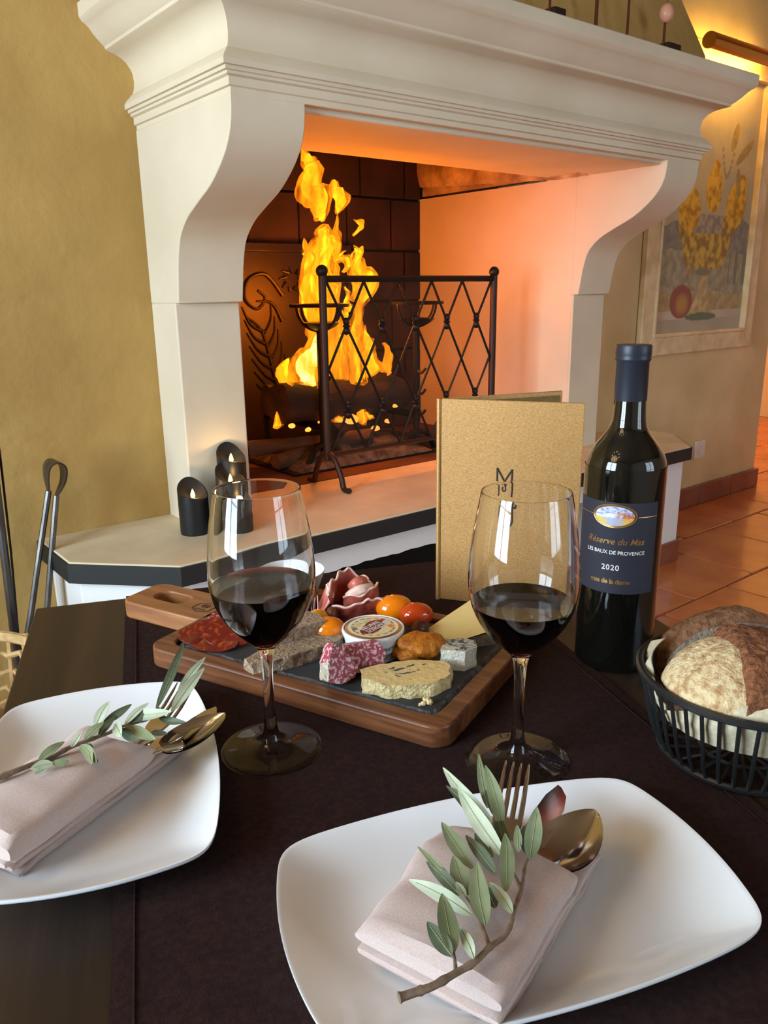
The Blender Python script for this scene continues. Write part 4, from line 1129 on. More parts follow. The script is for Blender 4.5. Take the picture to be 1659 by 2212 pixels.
# ------------------------------------------------------------------ wine glasses and wine
def wine_glass(x, y, zw, lab, labw):
    t = E('wine_glass', (x, y, TZ + .0022), 0, lab, 'wine glass', 'wine glasses')
    outer = [(0, 0), (.0372, .0), (.0377, .0007), (.0372, .0014), (.028, .0024), (.018, .0040), (.0105, .0075), (.0072, .0125), (.0052, .020),
             (.0043, .032), (.0040, .050), (.0042, .068), (.0050, .080), (.0062, .0865), (.0095, .0915), (.0165, .0980), (.0245, .1065), (.0315, .1165),
             (.0368, .1290), (.0392, .1420), (.0396, .1520), (.0388, .1660), (.0370, .1820), (.0342, .2000), (.0318, .2130), (.0313, .2152)]
    inner = [(.0307, .2152), (.0311, .2130), (.0335, .2000), (.0362, .1820), (.0380, .1660), (.0387, .1520), (.0383, .1420), (.0358, .1290), (.0305, .1170), (.0235, .1078), (.0155, .0998), (.0080, .0945), (0, .0925)]
    o2 = [(p.x, p.y * .985) for p in spline([(a, b, 0) for a, b in outer], 2)]
    i2 = [(p.x, p.y * .985) for p in spline([(a, b, 0) for a, b in inner], 2)]
    nb = next(i for i, p in enumerate(o2) if p[1] > .0866 and i > 20)
    MB().lathe([(0, 0)] + o2[1:] + i2, 64).obj('glass_body', M['glass'], t, ang=60)
    prof = [p for p in reversed(i2) if p[1] < zw]
    r_at = None
    for (r0, z0), (r1, z1) in zip(list(reversed(i2)), list(reversed(i2))[1:]):
        if z0 <= zw <= z1: r_at = r0 + (r1 - r0) * (zw - z0) / (z1 - z0)
    g = .0003
    wv = [(0, prof[0][1] - g)] + [(r + g, z - g * .3) for r, z in prof[1:]] + [(r_at + g, zw), (r_at - .0006, zw - .0002), (0, zw - .0003)]
    o = MB().lathe(wv, 64).obj('red_wine', M['wine'], None, ang=50, label=labw, cat='wine', group='red wine in the glasses')
    o.location = (x, y, TZ + .0022)
wm = bpy.data.materials.new('red_wine'); wm.use_nodes = True
b_ = wm.node_tree.nodes['Principled BSDF']
b_.inputs['Base Color'].default_value = (.9, .5, .5, 1); b_.inputs['Transmission Weight'].default_value = 1; b_.inputs['Roughness'].default_value = 0; b_.inputs['IOR'].default_value = 1.34
va = wm.node_tree.nodes.new('ShaderNodeVolumeAbsorption'); va.inputs['Color'].default_value = (.62, .015, .05, 1); va.inputs['Density'].default_value = 430
wm.node_tree.links.new(va.outputs[0], wm.node_tree.nodes['Material Output'].inputs['Volume'])
M['wine'] = wm
wine_glass(.0690, .5540, .1385, 'large stemmed wine glass at the left between left plate and board', 'dark red wine in the left wine glass')
wine_glass(.2460, .4810, .1300, 'large stemmed wine glass at the right in front of the bottle', 'dark red wine in the right wine glass')

# ------------------------------------------------------------------ bottle
bx, by, BR = .4125, .6130, .0364
bo = E('wine_bottle', (bx, by, TZ + .0005), math.atan2(-by, -bx), 'dark red wine bottle with navy label and capsule beside the menu', 'wine bottle')
bp = [(0, .006), (.018, .003), (.030, .0), (.0345, .001), (BR, .005), (BR, .010), (BR, .100), (BR, .186), (.0360, .193), (.0342, .201), (.0300, .209), (.0245, .2165), (.0190, .2235), (.0158, .2310), (.0146, .2400), (.0140, .2520), (.0136, .2880), (.0148, .2890), (.0148, .2985), (0, .2990)]
MB().lathe(bp[:6] + [(p.x, p.y) for p in spline([(a, b, 0) for a, b in bp[6:16]], 4)] + bp[16:], 64).obj('bottle_glass', M['bottle'], bo, ang=50)
MB().lathe([(.01418, .2522), (.01425, .2525), (.01400, .2860), (.01520, .2875), (.01540, .2890), (.01500, .2905), (.01545, .2925), (.01545, .2995), (.0150, .3006), (.0, .3010)], 48).obj('capsule', M['capsule'], bo, ang=50)
def bend(v2, z0, a0, r):          # lettering wrapped on the bottle; +x of the bottle faces the viewer, text runs left to right
    return [(r * math.cos(a0 + x / r), r * math.sin(a0 + x / r), z0 + y) for x, y in v2]
A0 = -.20
mb = MB()
def labf(k):
    def g(u, w):
        a = A0 + (u - .5) * 2 * 1.15
        return ((BR + k) * math.cos(a), (BR + k) * math.sin(a), .0805 + .0855 * w)
    return g
lab = mb.grid(labf(.0003), 40, 4).grid(labf(.00005), 40, 4).obj('label', M['label'], bo)
def btext(body, size, z, mat, shear=0, spacing=1.0, bold=0.0, dx=0.0, name='lettering'):
    v2, f = text_mesh(body, size, shear, spacing, bold)
    MB().add(bend([(x + dx, y) for x, y in v2], z, A0, BR + .0005), f).obj(name, mat, lab, smooth=False)
btext('Réserve du Mas', .0083, .1274, M['goldprint'], .35, 1.0, .00005, .002)
btext('LES BAUX DE PROVENCE', .0049, .1180, M['whiteprint'], 0, 1.0, .00006, .0028)
btext('2020', .0072, .1030, M['whiteprint'], 0, 1.15, .0001)
btext('mas de la dame', .0064, .0900, M['goldprint'], 0, .92, .0002)
def emblem(u, v):
    n = fb3(u * 14, v * 10, 3)
    if v > .62 - .12 * math.sin(u * 6 + 1): c = mix((.20, .22, .48), (.75, .78, .88), .5 + 1.4 * n)
    elif v > .40: c = mix((.62, .70, .85), (.55, .16, .08), (u - .35) * 2.2 + n)
    else: c = mix((.72, .52, .10), (.42, .46, .62), 1.6 - abs(u - .5) * 5 + n) if u < .72 else mix((.78, .36, .08), (.70, .55, .14), .5 + 2 * n)
    if abs(u - .42) < .10 and abs(v - .52) < .09 and n > -.2: c = (.80, .84, .92)
    return c
mb = MB(); ec = []; v, f = [], []
NR, NA = 14, 48
ex, ey = .0196, .0104
for i in range(NR + 1):
    for k in range(NA):
        r = i / NR; a = 2 * PI * k / NA
        x, y = ex * .90 * r * math.cos(a), ey * .86 * r * math.sin(a)
        v.append((x, y)); ec.append(emblem(.5 + .5 * r * math.cos(a), .5 + .5 * r * math.sin(a)))
for i in range(NR):
    for k in range(NA): f.append((i * NA + k, i * NA + (k + 1) % NA, (i + 1) * NA + (k + 1) % NA, (i + 1) * NA + k))
MB().add(bend(v, .1536, A0 + .02, BR + .0006), f).obj('emblem', M['printgloss'], lab, colors=ec)
mb = MB()
mb.tube(bend([(ex * math.cos(2 * PI * k / 60), ey * math.sin(2 * PI * k / 60)) for k in range(60)], .1536, A0 + .02, BR + .0004), .0006, 6, closed=True)
mb.tube(bend([(ex * .93 * math.cos(2 * PI * k / 60), ey * .90 * math.sin(2 * PI * k / 60)) for k in range(60)], .1536, A0 + .02, BR + .0004), .0003, 5, closed=True)
mb.obj('emblem_border', M['goldprint'], lab)
for x0, x1 in ((-.0405, -.0205), (.0210, .0405)):
    MB().tube(bend([(x0 + (x1 - x0) * i / 8, 0) for i in range(9)], .1530, A0 + .02, BR + .0003), .00028, 5).obj('gold_line', M['goldprint'], lab)

# ------------------------------------------------------------------ menu standing open
mn = E('menu', (.302, .806, TZ + .0026), 0, 'gold cloth covered menu standing open with a dark monogram', 'menu')
MHt = .233
def panel(dx, dy, name, L, skew=0.0):
    d_ = Vector((dx, dy, 0)).normalized(); nrm = Vector((d_.y, -d_.x, 0))
    mb = MB(); v = []
    for t0 in (0, .0022):
        for a, z in ((0, 0), (L, 0), (L, MHt), (0, MHt)): v.append(d_ * a - nrm * t0 + Vector((0, 0, z)))
    mb.add(v, [(0, 1, 2, 3), (7, 6, 5, 4), (0, 4, 5, 1), (1, 5, 6, 2), (2, 6, 7, 3), (3, 7, 4, 0)])
    return mb, d_, nrm
mb, d1, n1 = panel(.126, -.088, 'front', .1555)
fcov = mb.obj('front_cover', [M['gold']], mn, bevel=.0012)
mb, d2, n2 = panel(.162, .012, 'back', .158)
mb.obj('back_cover', M['gold'], mn, bevel=.0012)
o_ = MB().add([tuple(d2 * a + n2 * .0015 + Vector((0, 0, z))) for a, z in ((.006, .006), (.154, .006), (.154, MHt - .005), (.006, MHt - .005))], [(0, 1, 2, 3)])
o_.obj('inner_page', M['gold_in'], mn, smooth=False)
MB().tube([(0.0008, -.0002, 0), (0.0008, -.0002, MHt)], .0026, 8).obj('spine', M['gold'], mn)
def onmenu(pts, r, name='monogram'):
    P_ = [d1 * (p[0]) + n1 * .0005 + Vector((0, 0, p[1])) for p in pts]
    MB().tube(P_, r, 6, flat=.35, up=tuple(n1)).obj(name, M['ink'], fcov)
def mpx(x, y):                       # monogram drawn in its own grid: 0..50 wide, 0..150 high
    return (.0665 + (x - 3) * .00037, .1600 - (y - 0) * .00037)
for st, r in (([(3, 40), (3, 0), (25, 40), (47, 2), (46, 40)], .0009),):
    for a, b in zip(st, st[1:]): onmenu([mpx(*a), mpx(*b)], r)
sw = spline([(*mpx(3, 84), 0), (*mpx(4, 60), 0), (*mpx(8, 47), 0), (*mpx(16, 47), 0), (*mpx(24, 57), 0), (*mpx(25, 66), 0), (*mpx(18, 69), 0), (*mpx(15, 63), 0), (*mpx(18, 61), 0)], 5)
onmenu([(p.x, p.y) for p in sw], .0007)
sw = spline([(*mpx(25, 56), 0), (*mpx(34, 48), 0), (*mpx(47, 46), 0)], 5)
onmenu([(p.x, p.y) for p in sw], .0007)
onmenu([mpx(47, 46), mpx(45, 86)], .0009)
sw = spline([(*mpx(48, 122), 0), (*mpx(56, 124), 0), (*mpx(57, 114), 0), (*mpx(50, 112), 0), (*mpx(46, 122), 0), (*mpx(47, 150), 0), (*mpx(46, 168), 0), (*mpx(36, 180), 0), (*mpx(22, 182), 0), (*mpx(8, 172), 0), (*mpx(3, 160), 0), (*mpx(4, 120), 0)], 5)
onmenu([(p.x, p.y) for p in sw], .0010)

# ================================================================== CHEESE BOARD
BRZ = math.radians(-46.55)
bd = E('serving_board', (-.024, .737, TZ + .0026), BRZ, 'acacia wood serving board with slotted handle holding a slate', 'serving board')
BL, BW, BH = .320, .206, .0195
cx_, cy_ = BL / 2, BW / 2
outer = roundrect(cx_, cy_, BL / 2, BW / 2, .016); inner = roundrect(cx_, cy_, BL / 2 - .0165, BW / 2 - .0165, .012)
mb = MB(); ring(mb, outer, inner, .0, BH)
mb.prism(roundrect(cx_, cy_, BL / 2 - .012, BW / 2 - .012, .012), 'z', .001, .0095)
mb.obj('tray', M['acacia'], bd, bevel=.0018)
mb = MB(); ring(mb, roundrect(-.054, .1035, .061, .0315, .014), roundrect(-.068, .1065, .0225, .0125, .011), .0, BH)
mb.obj('handle', M['acacia_l'], bd, bevel=.0018)
mb = MB(); hexa = [(-.016 + .013 * math.cos(PI * k / 3 + .5), .100 + .013 * math.sin(PI * k / 3 + .5), BH + .0002) for k in range(6)]
mb.tube(hexa, .0004, 5, closed=True).tube([(-.016 + .0045 * math.cos(k * .4), .103 + .0045 * math.sin(k * .4), BH + .0002) for k in range(16)], .0004, 5, closed=True)
mb.tube([(-.016 + .002 * math.cos(k * .6), .103 + .002 * math.sin(k * .6), BH + .0002) for k in range(10)], .0004, 5, closed=True)
for k in range(4): mb.box(-.022 + .0032 * k, -.0205 + .0032 * k, .0935, .0955, BH, BH + .0002)
mb.obj('burnt_mark', M['ink'], bd)
# slate
sl_ = E('slate_slab', Vector((-.024, .737, TZ + .0026 + .0097)), BRZ, 'black slate slab set into the wooden board under the food', 'slate')
mb = MB(); o1 = []
for x, y in roundrect(cx_, cy_, BL / 2 - .0185, BW / 2 - .0185, .008, 5): o1.append((x, y))
dense = []
for (x0, y0), (x1, y1) in zip(o1, o1[1:] + o1[:1]):
    m_ = max(1, int(math.hypot(x1 - x0, y1 - y0) / .005))
    dense += [(x0 + (x1 - x0) * i / m_, y0 + (y1 - y0) * i / m_) for i in range(m_)]
n = len(dense); rr = random.Random(5)
top = []
for x, y in dense:
    k = .003 + .0032 * rr.random(); dx, dy = cx_ - x, cy_ - y; h_ = math.hypot(dx, dy)
    sx = math.copysign(1, dx) if abs(dx) > BL / 2 - .03 else 0; sy = math.copysign(1, dy) if abs(dy) > BW / 2 - .03 else 0
    top.append((x + sx * k, y + sy * k))
v = [(x, y, 0) for x, y in dense] + [(x + rr.uniform(-.0006, .0006), y + rr.uniform(-.0006, .0006), .0042 + rr.uniform(-.001, .001)) for x, y in dense] + [(x, y, .0078) for x, y in top]
f = [(a * n + i, a * n + (i + 1) % n, (a + 1) * n + (i + 1) % n, (a + 1) * n + i) for a in range(2) for i in range(n)]
mb.add(v, f); mb.obj('chipped_edge', M['slate_edge'], sl_, smooth=False)
MB().add([(x, y, .0079) for x, y in top], [tuple(range(n))]).obj('slate_top', M['slate'], sl_, smooth=False)
SZ = TZ + .0026 + .0097 + .0081
KS = (1.10 - SZ) / (1.10 - .774)
def fpos(x, y, dz=0.0): return Vector((x * KS, y * KS, SZ + dz))

# butter pot
px, py, _ = fpos(.1805, .6500)
bt = E('butter_pot', (px, py, SZ), 0, 'white porcelain butter pot with printed gold lid in the middle of the board', 'butter pot')
M['pot'] = mk('pot_porcelain', srgb(228, 234, 238), .16, coat=.3)
M['navyink'] = mk('navy_ink', srgb(22, 26, 44), .5)
MB().lathe([(0, .001), (.0235, .001), (.0248, .0), (.0252, .002), (.0262, .010), (.0275, .018), (.0292, .0225), (.0296, .0245), (.0290, .0262), (.0276, .0264), (.0268, .0240), (0, .0240)], 56).obj('pot', M['pot'], bt, ang=50)
lid = MB().lathe([(0, .0244), (.0262, .0244), (.0270, .0256), (.0262, .0262), (0, .0262)], 56).obj('lid', M['goldprint'], bt)
LA = math.radians(34)
def lidpaint(x, y):
    a, b = math.cos(LA), math.sin(LA)
    X, Y = (x * a + y * b) / .0235, (-x * b + y * a) / .0235
    c = (.78, .70, .42); n = fb3(X * 5, Y * 5, 2); c = mix(c, (.66, .62, .30), .4 + n)
    r = math.hypot(X, Y)
    if r > .90: c = (.80, .76, .60)
    if .80 < r < .86 and int(math.atan2(Y, X) * 26) % 3: c = (.22, .17, .10)
    cyb = .10 * math.sin(X * 3.0)
    if abs(Y - .0 - cyb) < .40 * math.sqrt(max(0, 1 - (X / .78) ** 2)) * (1.0 if X < .3 else .95): c = (.16, .012, .022)
    if (X - .50) ** 2 + (Y + .52) ** 2 < .030: c = (.80, .50, .22) if (X - .5) ** 2 + (Y + .52) ** 2 > .012 else (.62, .20, .02)
    if (X - .68) ** 2 + (Y + .12) ** 2 < .024: c = (.60, .60, .66)
    if .44 < Y < .66 and abs(X + .05) < .50 and (int(X * 22) % 2) and (.49 < Y < .55 or .58 < Y < .64): c = (.25, .18, .08)
    if (X + .62) ** 2 + (Y - .42) ** 2 < .012: c = (.16, .12, .16)
    return c
v, f, lc = [], [], []
NR, NA = 26, 72
for i in range(NR + 1):
    for k in range(NA):
        r = .0238 * i / NR; a = 2 * PI * k / NA
        v.append((r * math.cos(a), r * math.sin(a), .0266)); lc.append(lidpaint(v[-1][0], v[-1][1]))
for i in range(NR):
    for k in range(NA): f.append((i * NA + k, i * NA + (k + 1) % NA, (i + 1) * NA + (k + 1) % NA, (i + 1) * NA + k))
MB().add(v, f).obj('lid_print', M['printgloss'], lid, colors=lc)
for body, size, yo, xo in (('BEURRE', .0072, .0010, -.0005), ("D'ISIGNY", .0066, -.0052, .0005), ('ISIGNY', .0026, -.0085, .006)):
    v2, f2 = text_mesh(body, size, 0, 1.0, .0001)
    MB().add([((x + xo) * math.cos(LA) - (y + yo) * math.sin(LA), (x + xo) * math.sin(LA) + (y + yo) * math.cos(LA), .0268) for x, y in v2], f2).obj('lettering', M['whiteprint'], lid, smooth=False)
mb = MB(); mb.tube([((x) * math.cos(LA) + .0066 * math.sin(LA), (x) * math.sin(LA) - .0066 * math.cos(LA), .0268) for x in (-.014, .013)], .0003, 4)
mb.obj('lid_line', M['whiteprint'], lid)
ca = math.atan2(-py, -px)
for body, size, z, a0 in (("Beurre d'", .0072, .0125, .62), ('Isigny', .0072, .0055, .50)):
    v2, f2 = text_mesh(body, size, .4, .95)
    vv = []
    for x, y in v2:
        zz = z + y; r = .0252 + (zz - .002) * .14 + .0003
        an = ca + a0 + x / .026
        vv.append((r * math.cos(an), r * math.sin(an), zz))
    MB().add(vv, f2).obj('lettering', M['navyink'], bt, smooth=False)

# meats
M['chorizo'] = mk('chorizo', srgb(104, 28, 16), .30, col2=srgb(164, 70, 30), scale=190, lo=.52, hi=.72, detail=3, coat=.35)
M['chorizo_d'] = mk('chorizo_skin', srgb(86, 24, 14), .35, coat=.3)
M['salami_slice'] = mk('salami_slice', srgb(122, 44, 40), .4, col2=srgb(190, 140, 128), scale=300, lo=.5, hi=.62, detail=2, coat=.25)
M['terrine'] = mk('terrine', srgb(182, 158, 130), .75, col2=srgb(132, 108, 86), scale=300, bump=1, bscale=420, bdist=.003, detail=6)
M['terrine_rim'] = mk('terrine_fat', srgb(176, 128, 108), .6, col2=srgb(136, 84, 70), scale=80)
M['salami'] = mk('salami_cut', srgb(158, 62, 76), .5, col2=srgb(226, 190, 188), scale=380, lo=.50, hi=.60, detail=3, bump=.5, bscale=400, bdist=.001)
M['salami_skin'] = mk('salami_bloom', srgb(222, 212, 190), .95, col2=srgb(176, 156, 130), scale=260, bump=1, bscale=420, bdist=.003)
M['ham'] = mk('cured_ham', srgb(158, 70, 58), .36, col2=srgb(188, 104, 84), scale=18, stretch=(1, 1, 3), coat=.25, sss=.15)
M['hamfat'] = mk('ham_fat', srgb(226, 190, 172), .45, coat=.2)
def sliced(pos, rx, ry, th, tilt_x, tilt_y, rz, mats, label, cat, group, seed):
    t = E('sausage_slice', pos, rz, label, cat, group)
    R_ = Matrix.Rotation(tilt_x, 4, 'X') @ Matrix.Rotation(tilt_y, 4, 'Y')
    v, f = [], []; N_ = 30
    for z, k in ((0, .97), (th * .5, 1.0), (th, .975)):
        for i in range(N_):
            a = 2 * PI * i / N_; w = 1 + .05 * noise.noise(Vector((math.cos(a) * 1.4, math.sin(a) * 1.4, seed)))
            x, y = rx * k * w * math.cos(a), ry * k * w * math.sin(a)
            v.append((x, y, z + .0025 * noise.noise(Vector((x * 45, y * 45, seed))) + .10 * (x * x) / rx * (.6 if seed % 2 else -.4)))
    sk_ = MB().add(v, [(a * N_ + i, a * N_ + (i + 1) % N_, (a + 1) * N_ + (i + 1) % N_, (a + 1) * N_ + i) for a in range(2) for i in range(N_)]).xf(R_)
    sk_.obj('skin', mats[1], t)
    for lvl in (0, 2):
        c0 = len(v)
        pts = v[lvl * N_:(lvl + 1) * N_]
        mid = [((p[0] * .5), (p[1] * .5), p[2] * .6 + .4 * (th if lvl else 0)) for p in pts]
        mb = MB().add(pts + mid + [(0, 0, th * (1 if lvl else 0))], [(i, (i + 1) % N_, N_ + (i + 1) % N_, N_ + i) for i in range(N_)] + [(N_ + i, N_ + (i + 1) % N_, 2 * N_) for i in range(N_)]).xf(R_)
        mb.obj('cut_face', mats[0], t)
    return t
CH = (M['chorizo'], M['chorizo_d'])
sliced(fpos(.058, .756, .006), .024, .019, .0022, .22, -.10, .3, (M['salami_slice'], M['chorizo_d']), 'pale pink sausage slice at the back of the cured slices', 'sausage slice', 'sausage slices on the slate', 1)
sliced(fpos(.029, .7275, .0045), .024, .016, .0022, .30, .10, -.5, CH, 'dark red chorizo slice at the far left of the slate', 'sausage slice', 'sausage slices on the slate', 2)
sliced(fpos(.042, .7305, .008), .026, .015, .0022, .42, -.05, -.35, CH, 'dark red chorizo slice lying in the middle of the cured slices', 'sausage slice', 'sausage slices on the slate', 3)
sliced(fpos(.040, .7105, .0030), .024, .014, .0020, .25, -.05, -.5, CH, 'dark red chorizo slice lowest of the cured slices', 'sausage slice', 'sausage slices on the slate', 4)
sliced(fpos(.056, .7150, .0085), .028, .017, .0022, .52, .05, -.30, CH, 'large orange flecked chorizo slice foremost of the cured slices', 'sausage slice', 'sausage slices on the slate', 5)

def chunk(name, poly, z0, z1, mats, pos, rz, label, cat, group=None, wob_=.0015, seed=0, tilt_=None, names=('body', 'rind'), side=None):
    """a cut piece: polygon outline extruded; top/bottom/cut sides in one material, rind sides in another"""
    t = E(name, pos, rz, label, cat, group)
    n = len(poly); dens, flag = [], []
    for i in range(n):
        a, b = poly[i], poly[(i + 1) % n]; m_ = max(1, int(math.dist(a[:2], b[:2]) / .003))
        for k in range(m_):
            dens.append((a[0] + (b[0] - a[0]) * k / m_, a[1] + (b[1] - a[1]) * k / m_)); flag.append(a[2] if len(a) > 2 else 0)
    N_ = len(dens); rows = 6
    v = []
    for r in range(rows):
        z = z0 + (z1 - z0) * r / (rows - 1)
        for i, (x, y) in enumerate(dens):
            am = wob_ * (1.0 if flag[i] else .35)
            q = nvec(Vector((x * 130, y * 130, z * 130 + seed))) * am
            v.append((x + q.x, y + q.y, z + (q.z * .5 if 0 < r else 0)))
    fs = {0: [], 1: []}
    for r in range(rows - 1):
        for i in range(N_):
            fs[1 if flag[i] else 0].append((r * N_ + i, r * N_ + (i + 1) % N_, (r + 1) * N_ + (i + 1) % N_, (r + 1) * N_ + i))
    fs[0] += [tuple(range(N_)), tuple(range((rows - 1) * N_, rows * N_))]
    for k in (0, 1):
        if not fs[k]: continue
        mb = MB().add(v, fs[k])
        if tilt_: mb.xf(tilt_)
        used = sorted({i for q in fs[k] for i in q}); mp = {o: i for i, o in enumerate(used)}
        m2 = MB().add([mb.v[i] for i in used], [tuple(mp[i] for i in q) for q in fs[k]])
        m2.obj(names[k], mats[k], t, ang=45)
    return t
# terrine: a long lower slice and a half round upper slice
lowp = [(-.050, -.010, 1), (-.030, -.0155, 1), (.0, -.017, 1), (.030, -.015, 1), (.046, -.008, 1), (.050, .008, 0), (.030, .013, 0), (-.030, .012, 0), (-.051, .002, 1)]
chunk('terrine_slice', lowp, 0, .012, (M['terrine'], M['terrine']), fpos(.1105, .6630), .30, 'long grey brown terrine slice lying underneath at the middle of the board', 'terrine', 'terrine slices', .003, 3)
arc = [(.028 * math.cos(a), .021 * math.sin(a), 1) for a in [math.radians(q) for q in range(-20, 201, 20)]]
chunk('terrine_slice', arc + [(-.027, -.010, 0), (.027, -.010, 0)], 0, .0135, (M['terrine'], M['terrine_rim']), fpos(.1140, .6850, .0125), .30, 'half round terrine slice resting on top of the lower one', 'terrine', 'terrine slices', .002, 8, Matrix.Rotation(.12, 4, 'X'))
# salami chunks standing on their bloomy skin
def salami(pos, rz, label, seed, pts, tx):
    chunk('salami_chunk', pts, -.0085, .0085, (M['salami'], M['salami_skin']), pos, rz, label, 'salami', 'salami chunks', .0020, seed, tx, ('cut_meat', 'skin'))
salami(fpos(.136, .6080, .0135), .28, 'salami chunk standing with its cut face towards the front, left one', 11,
       [(-.015, -.010, 1), (-.004, -.0145, 1), (.010, -.012, 1), (.0155, -.004, 0), (.006, .012, 0), (-.003, .021, 0), (-.012, .006, 1)], Matrix.Rotation(1.22, 4, 'X'))
salami(fpos(.163, .6205, .0120), .02, 'salami chunk standing with its cut face towards the front, right one before the pot', 12,
       [(-.016, -.0115, 0), (.010, -.0125, 1), (.0185, -.004, 1), (.016, .008, 0), (.011, .0145, 0), (-.017, .0135, 0)], Matrix.Rotation(1.25, 4, 'X'))
# blue cheese slab
M['blue'] = mk('blue_cheese', srgb(252, 216, 146), .55, col2=srgb(176, 156, 120), scale=75, lo=.62, hi=.86, detail=8, bump=.5, bscale=200, bdist=.002, sss=.1)
M['vein'] = mk('blue_vein', srgb(96, 108, 104), .7, col2=srgb(60, 70, 72), scale=120)
M['bluerind'] = mk('blue_cheese_rind', srgb(252, 228, 166), .9, col2=srgb(214, 186, 132), scale=240, bump=1, bscale=380, bdist=.004)
bp_ = [(-.037, .004, 1), (-.034, -.014, 1), (-.018, -.024, 1), (.004, -.027, 1), (.026, -.022, 1), (.040, -.008, 1), (.043, .008, 1), (.036, .019, 0), (.006, .0215, 0), (-.020, .013, 0)]
bc = chunk('blue_cheese', bp_, 0, .0125, (M['blue'], M['bluerind']), fpos(.1880, .5830), -.30, 'thick slab of blue veined cheese with knobbly rind at the front of the board', 'cheese', None, .0030, 21, None, ('paste', 'rind'))
for i, (x, y, a, L_, w) in enumerate(((-.004, .003, .35, .016, .0016), (.002, -.004, .15, .020, .0014), (.006, .010, .3, .010, .0012), (-.010, .006, .9, .008, .0016), (-.004, -.009, -.5, .008, .001), (.012, .000, .5, .009, .001), (-.014, -.002, .1, .006, .0012), (.018, .012, .2, .006, .0008))):
    P_ = [(x + L_ * (t - .5) * math.cos(a) + .0008 * math.sin(9 * t + i), y + L_ * (t - .5) * math.sin(a) + .0008 * math.cos(8 * t), .0124) for t in [k / 7 for k in range(8)]]
    MB().tube(P_, [w * math.sin(PI * (k + .5) / 8) for k in range(8)], 6, flat=.35, up=(0, 0, 1)).wob(.0006, 300, i).obj('blue_vein', M['vein'], bc)
for i, (x, y, s_) in enumerate(((.1925, .5435, .0022), (.1960, .5455, .0034), (.1975, .5430, .0026), (.1895, .5440, .0015))):
    o = MB().ball((0, 0, 0), s_, 8, 6).wob(s_ * .5, 300, i).obj('cheese_crumb', M['bluerind'], None, label=('smallest', 'largest', 'front', 'leftmost')[i] + ' blue cheese crumb fallen in front of the slab', cat='crumb', group='blue cheese crumbs')
    o.location = fpos(x, y, s_ * .8)
# white goat cheese with ash rind
M['goat'] = mk('goat_cheese', srgb(236, 232, 216), .8, col2=srgb(216, 208, 186), scale=220, bump=.9, bscale=330, bdist=.003, sss=.1)
M['ashrind'] = mk('ash_rind', srgb(206, 204, 192), .95, col2=srgb(84, 84, 80), scale=330, lo=.45, hi=.58, bump=1, bscale=420, bdist=.003)
chunk('goat_cheese', [(-.016, -.006, 0), (.004, -.014, 0), (.017, -.006, 0), (.019, .006, 1), (.010, .014, 1), (-.010, .012, 1)], 0, .0190,
      (M['goat'], M['ashrind']), fpos(.2450, .6030), -.15, 'white goat cheese piece with speckled ash rind right of the apricots', 'cheese', None, .0028, 31, None, ('paste', 'side_rind'))
gt = bpy.data.objects['goat_cheese']
MB().add([(-.0155, -.0055, .0192), (.004, -.0125, .0192), (.0165, -.0055, .0192), (.018, .006, .0195), (.010, .0135, .0195), (-.010, .0115, .0195)], [(0, 1, 2, 3, 4, 5)]).obj('top_rind', M['ashrind'], gt, smooth=False)
# hard cheese wedge with grey rind
M['tomme'] = mk('hard_cheese', srgb(232, 206, 138), .5, col2=srgb(224, 196, 126), scale=20, sss=.12)
M['tommerind'] = mk('grey_rind', srgb(140, 122, 98), .95, col2=srgb(92, 80, 66), scale=240, bump=1, bscale=330, bdist=.003)
def wedge():
    t = E('hard_cheese', fpos(.2640, .6620), 0, 'pale yellow hard cheese wedge with grey rind behind the right wine glass', 'cheese')
    A, B, Cc, Dd = Vector((-.036, .004, 0)), Vector((-.004, -.034, 0)), Vector((.036, -.030, 0)), Vector((.030, .028, 0))
    hA, hB, hC, hD = .006, .004, .010, .034
    v = [A, B, Cc, Dd, A + Vector((0, .004, hA)), B + Vector((.0, .004, hB)), Cc + Vector((0, .002, hC)), Dd + Vector((0, -.004, hD))]
    MB().add(v, [(0, 1, 2, 3), (4, 5, 6, 7), (0, 3, 7, 4), (2, 3, 7, 6)]).obj('paste', M['tomme'], t, smooth=False)
    q = []
    def side(a, b, ha, hb):
        def g(u, w):
            p = a.lerp(b, u); h_ = ha + (hb - ha) * u
            n_ = nvec(Vector((p.x * 90, p.y * 90, w * 3))) * .0018
            return p + Vector((0, .003 * w, h_ * w)) + n_
        return g
    MB().grid(side(B, Cc, hB, hC), 20, 5).grid(side(A, B, hA, hB), 20, 5).obj('rind', M['tommerind'], t, ang=60)
def wedge2():
    # a wedge seen from its sloping cut face: the back edge is raised, the rind lies along the right front
    t = E('hard_cheese', fpos(.2640, .6560), 0, 'pale yellow hard cheese wedge with grey rind behind the right wine glass', 'cheese')
    base = [fpos(.2330, .6700), fpos(.2610, .6290), fpos(.2960, .6330), fpos(.3000, .6850)]
    o_ = fpos(.2640, .6560); b4 = [p - o_ for p in base]
    topz = [.004, .010, .014, .030]
    tp = [b4[i] * .97 + Vector((0, 0, topz[i])) for i in range(4)]
    MB().add(b4 + tp, [(0, 1, 2, 3), (4, 5, 6, 7), (0, 3, 7, 4), (2, 3, 7, 6), (0, 1, 5, 4)]).obj('paste', M['tomme'], t, bevel=.001)
    def g(u, w):
        p = b4[1].lerp(b4[2], u) + Vector((.0006, -.0012, (topz[1] + (topz[2] - topz[1]) * u) * w))
        return p + nvec(Vector((p.x * 90, p.y * 90, w * 3))) * .0014
    MB().grid(g, 24, 6).obj('rind', M['tommerind'], t, ang=60)
wedge2()
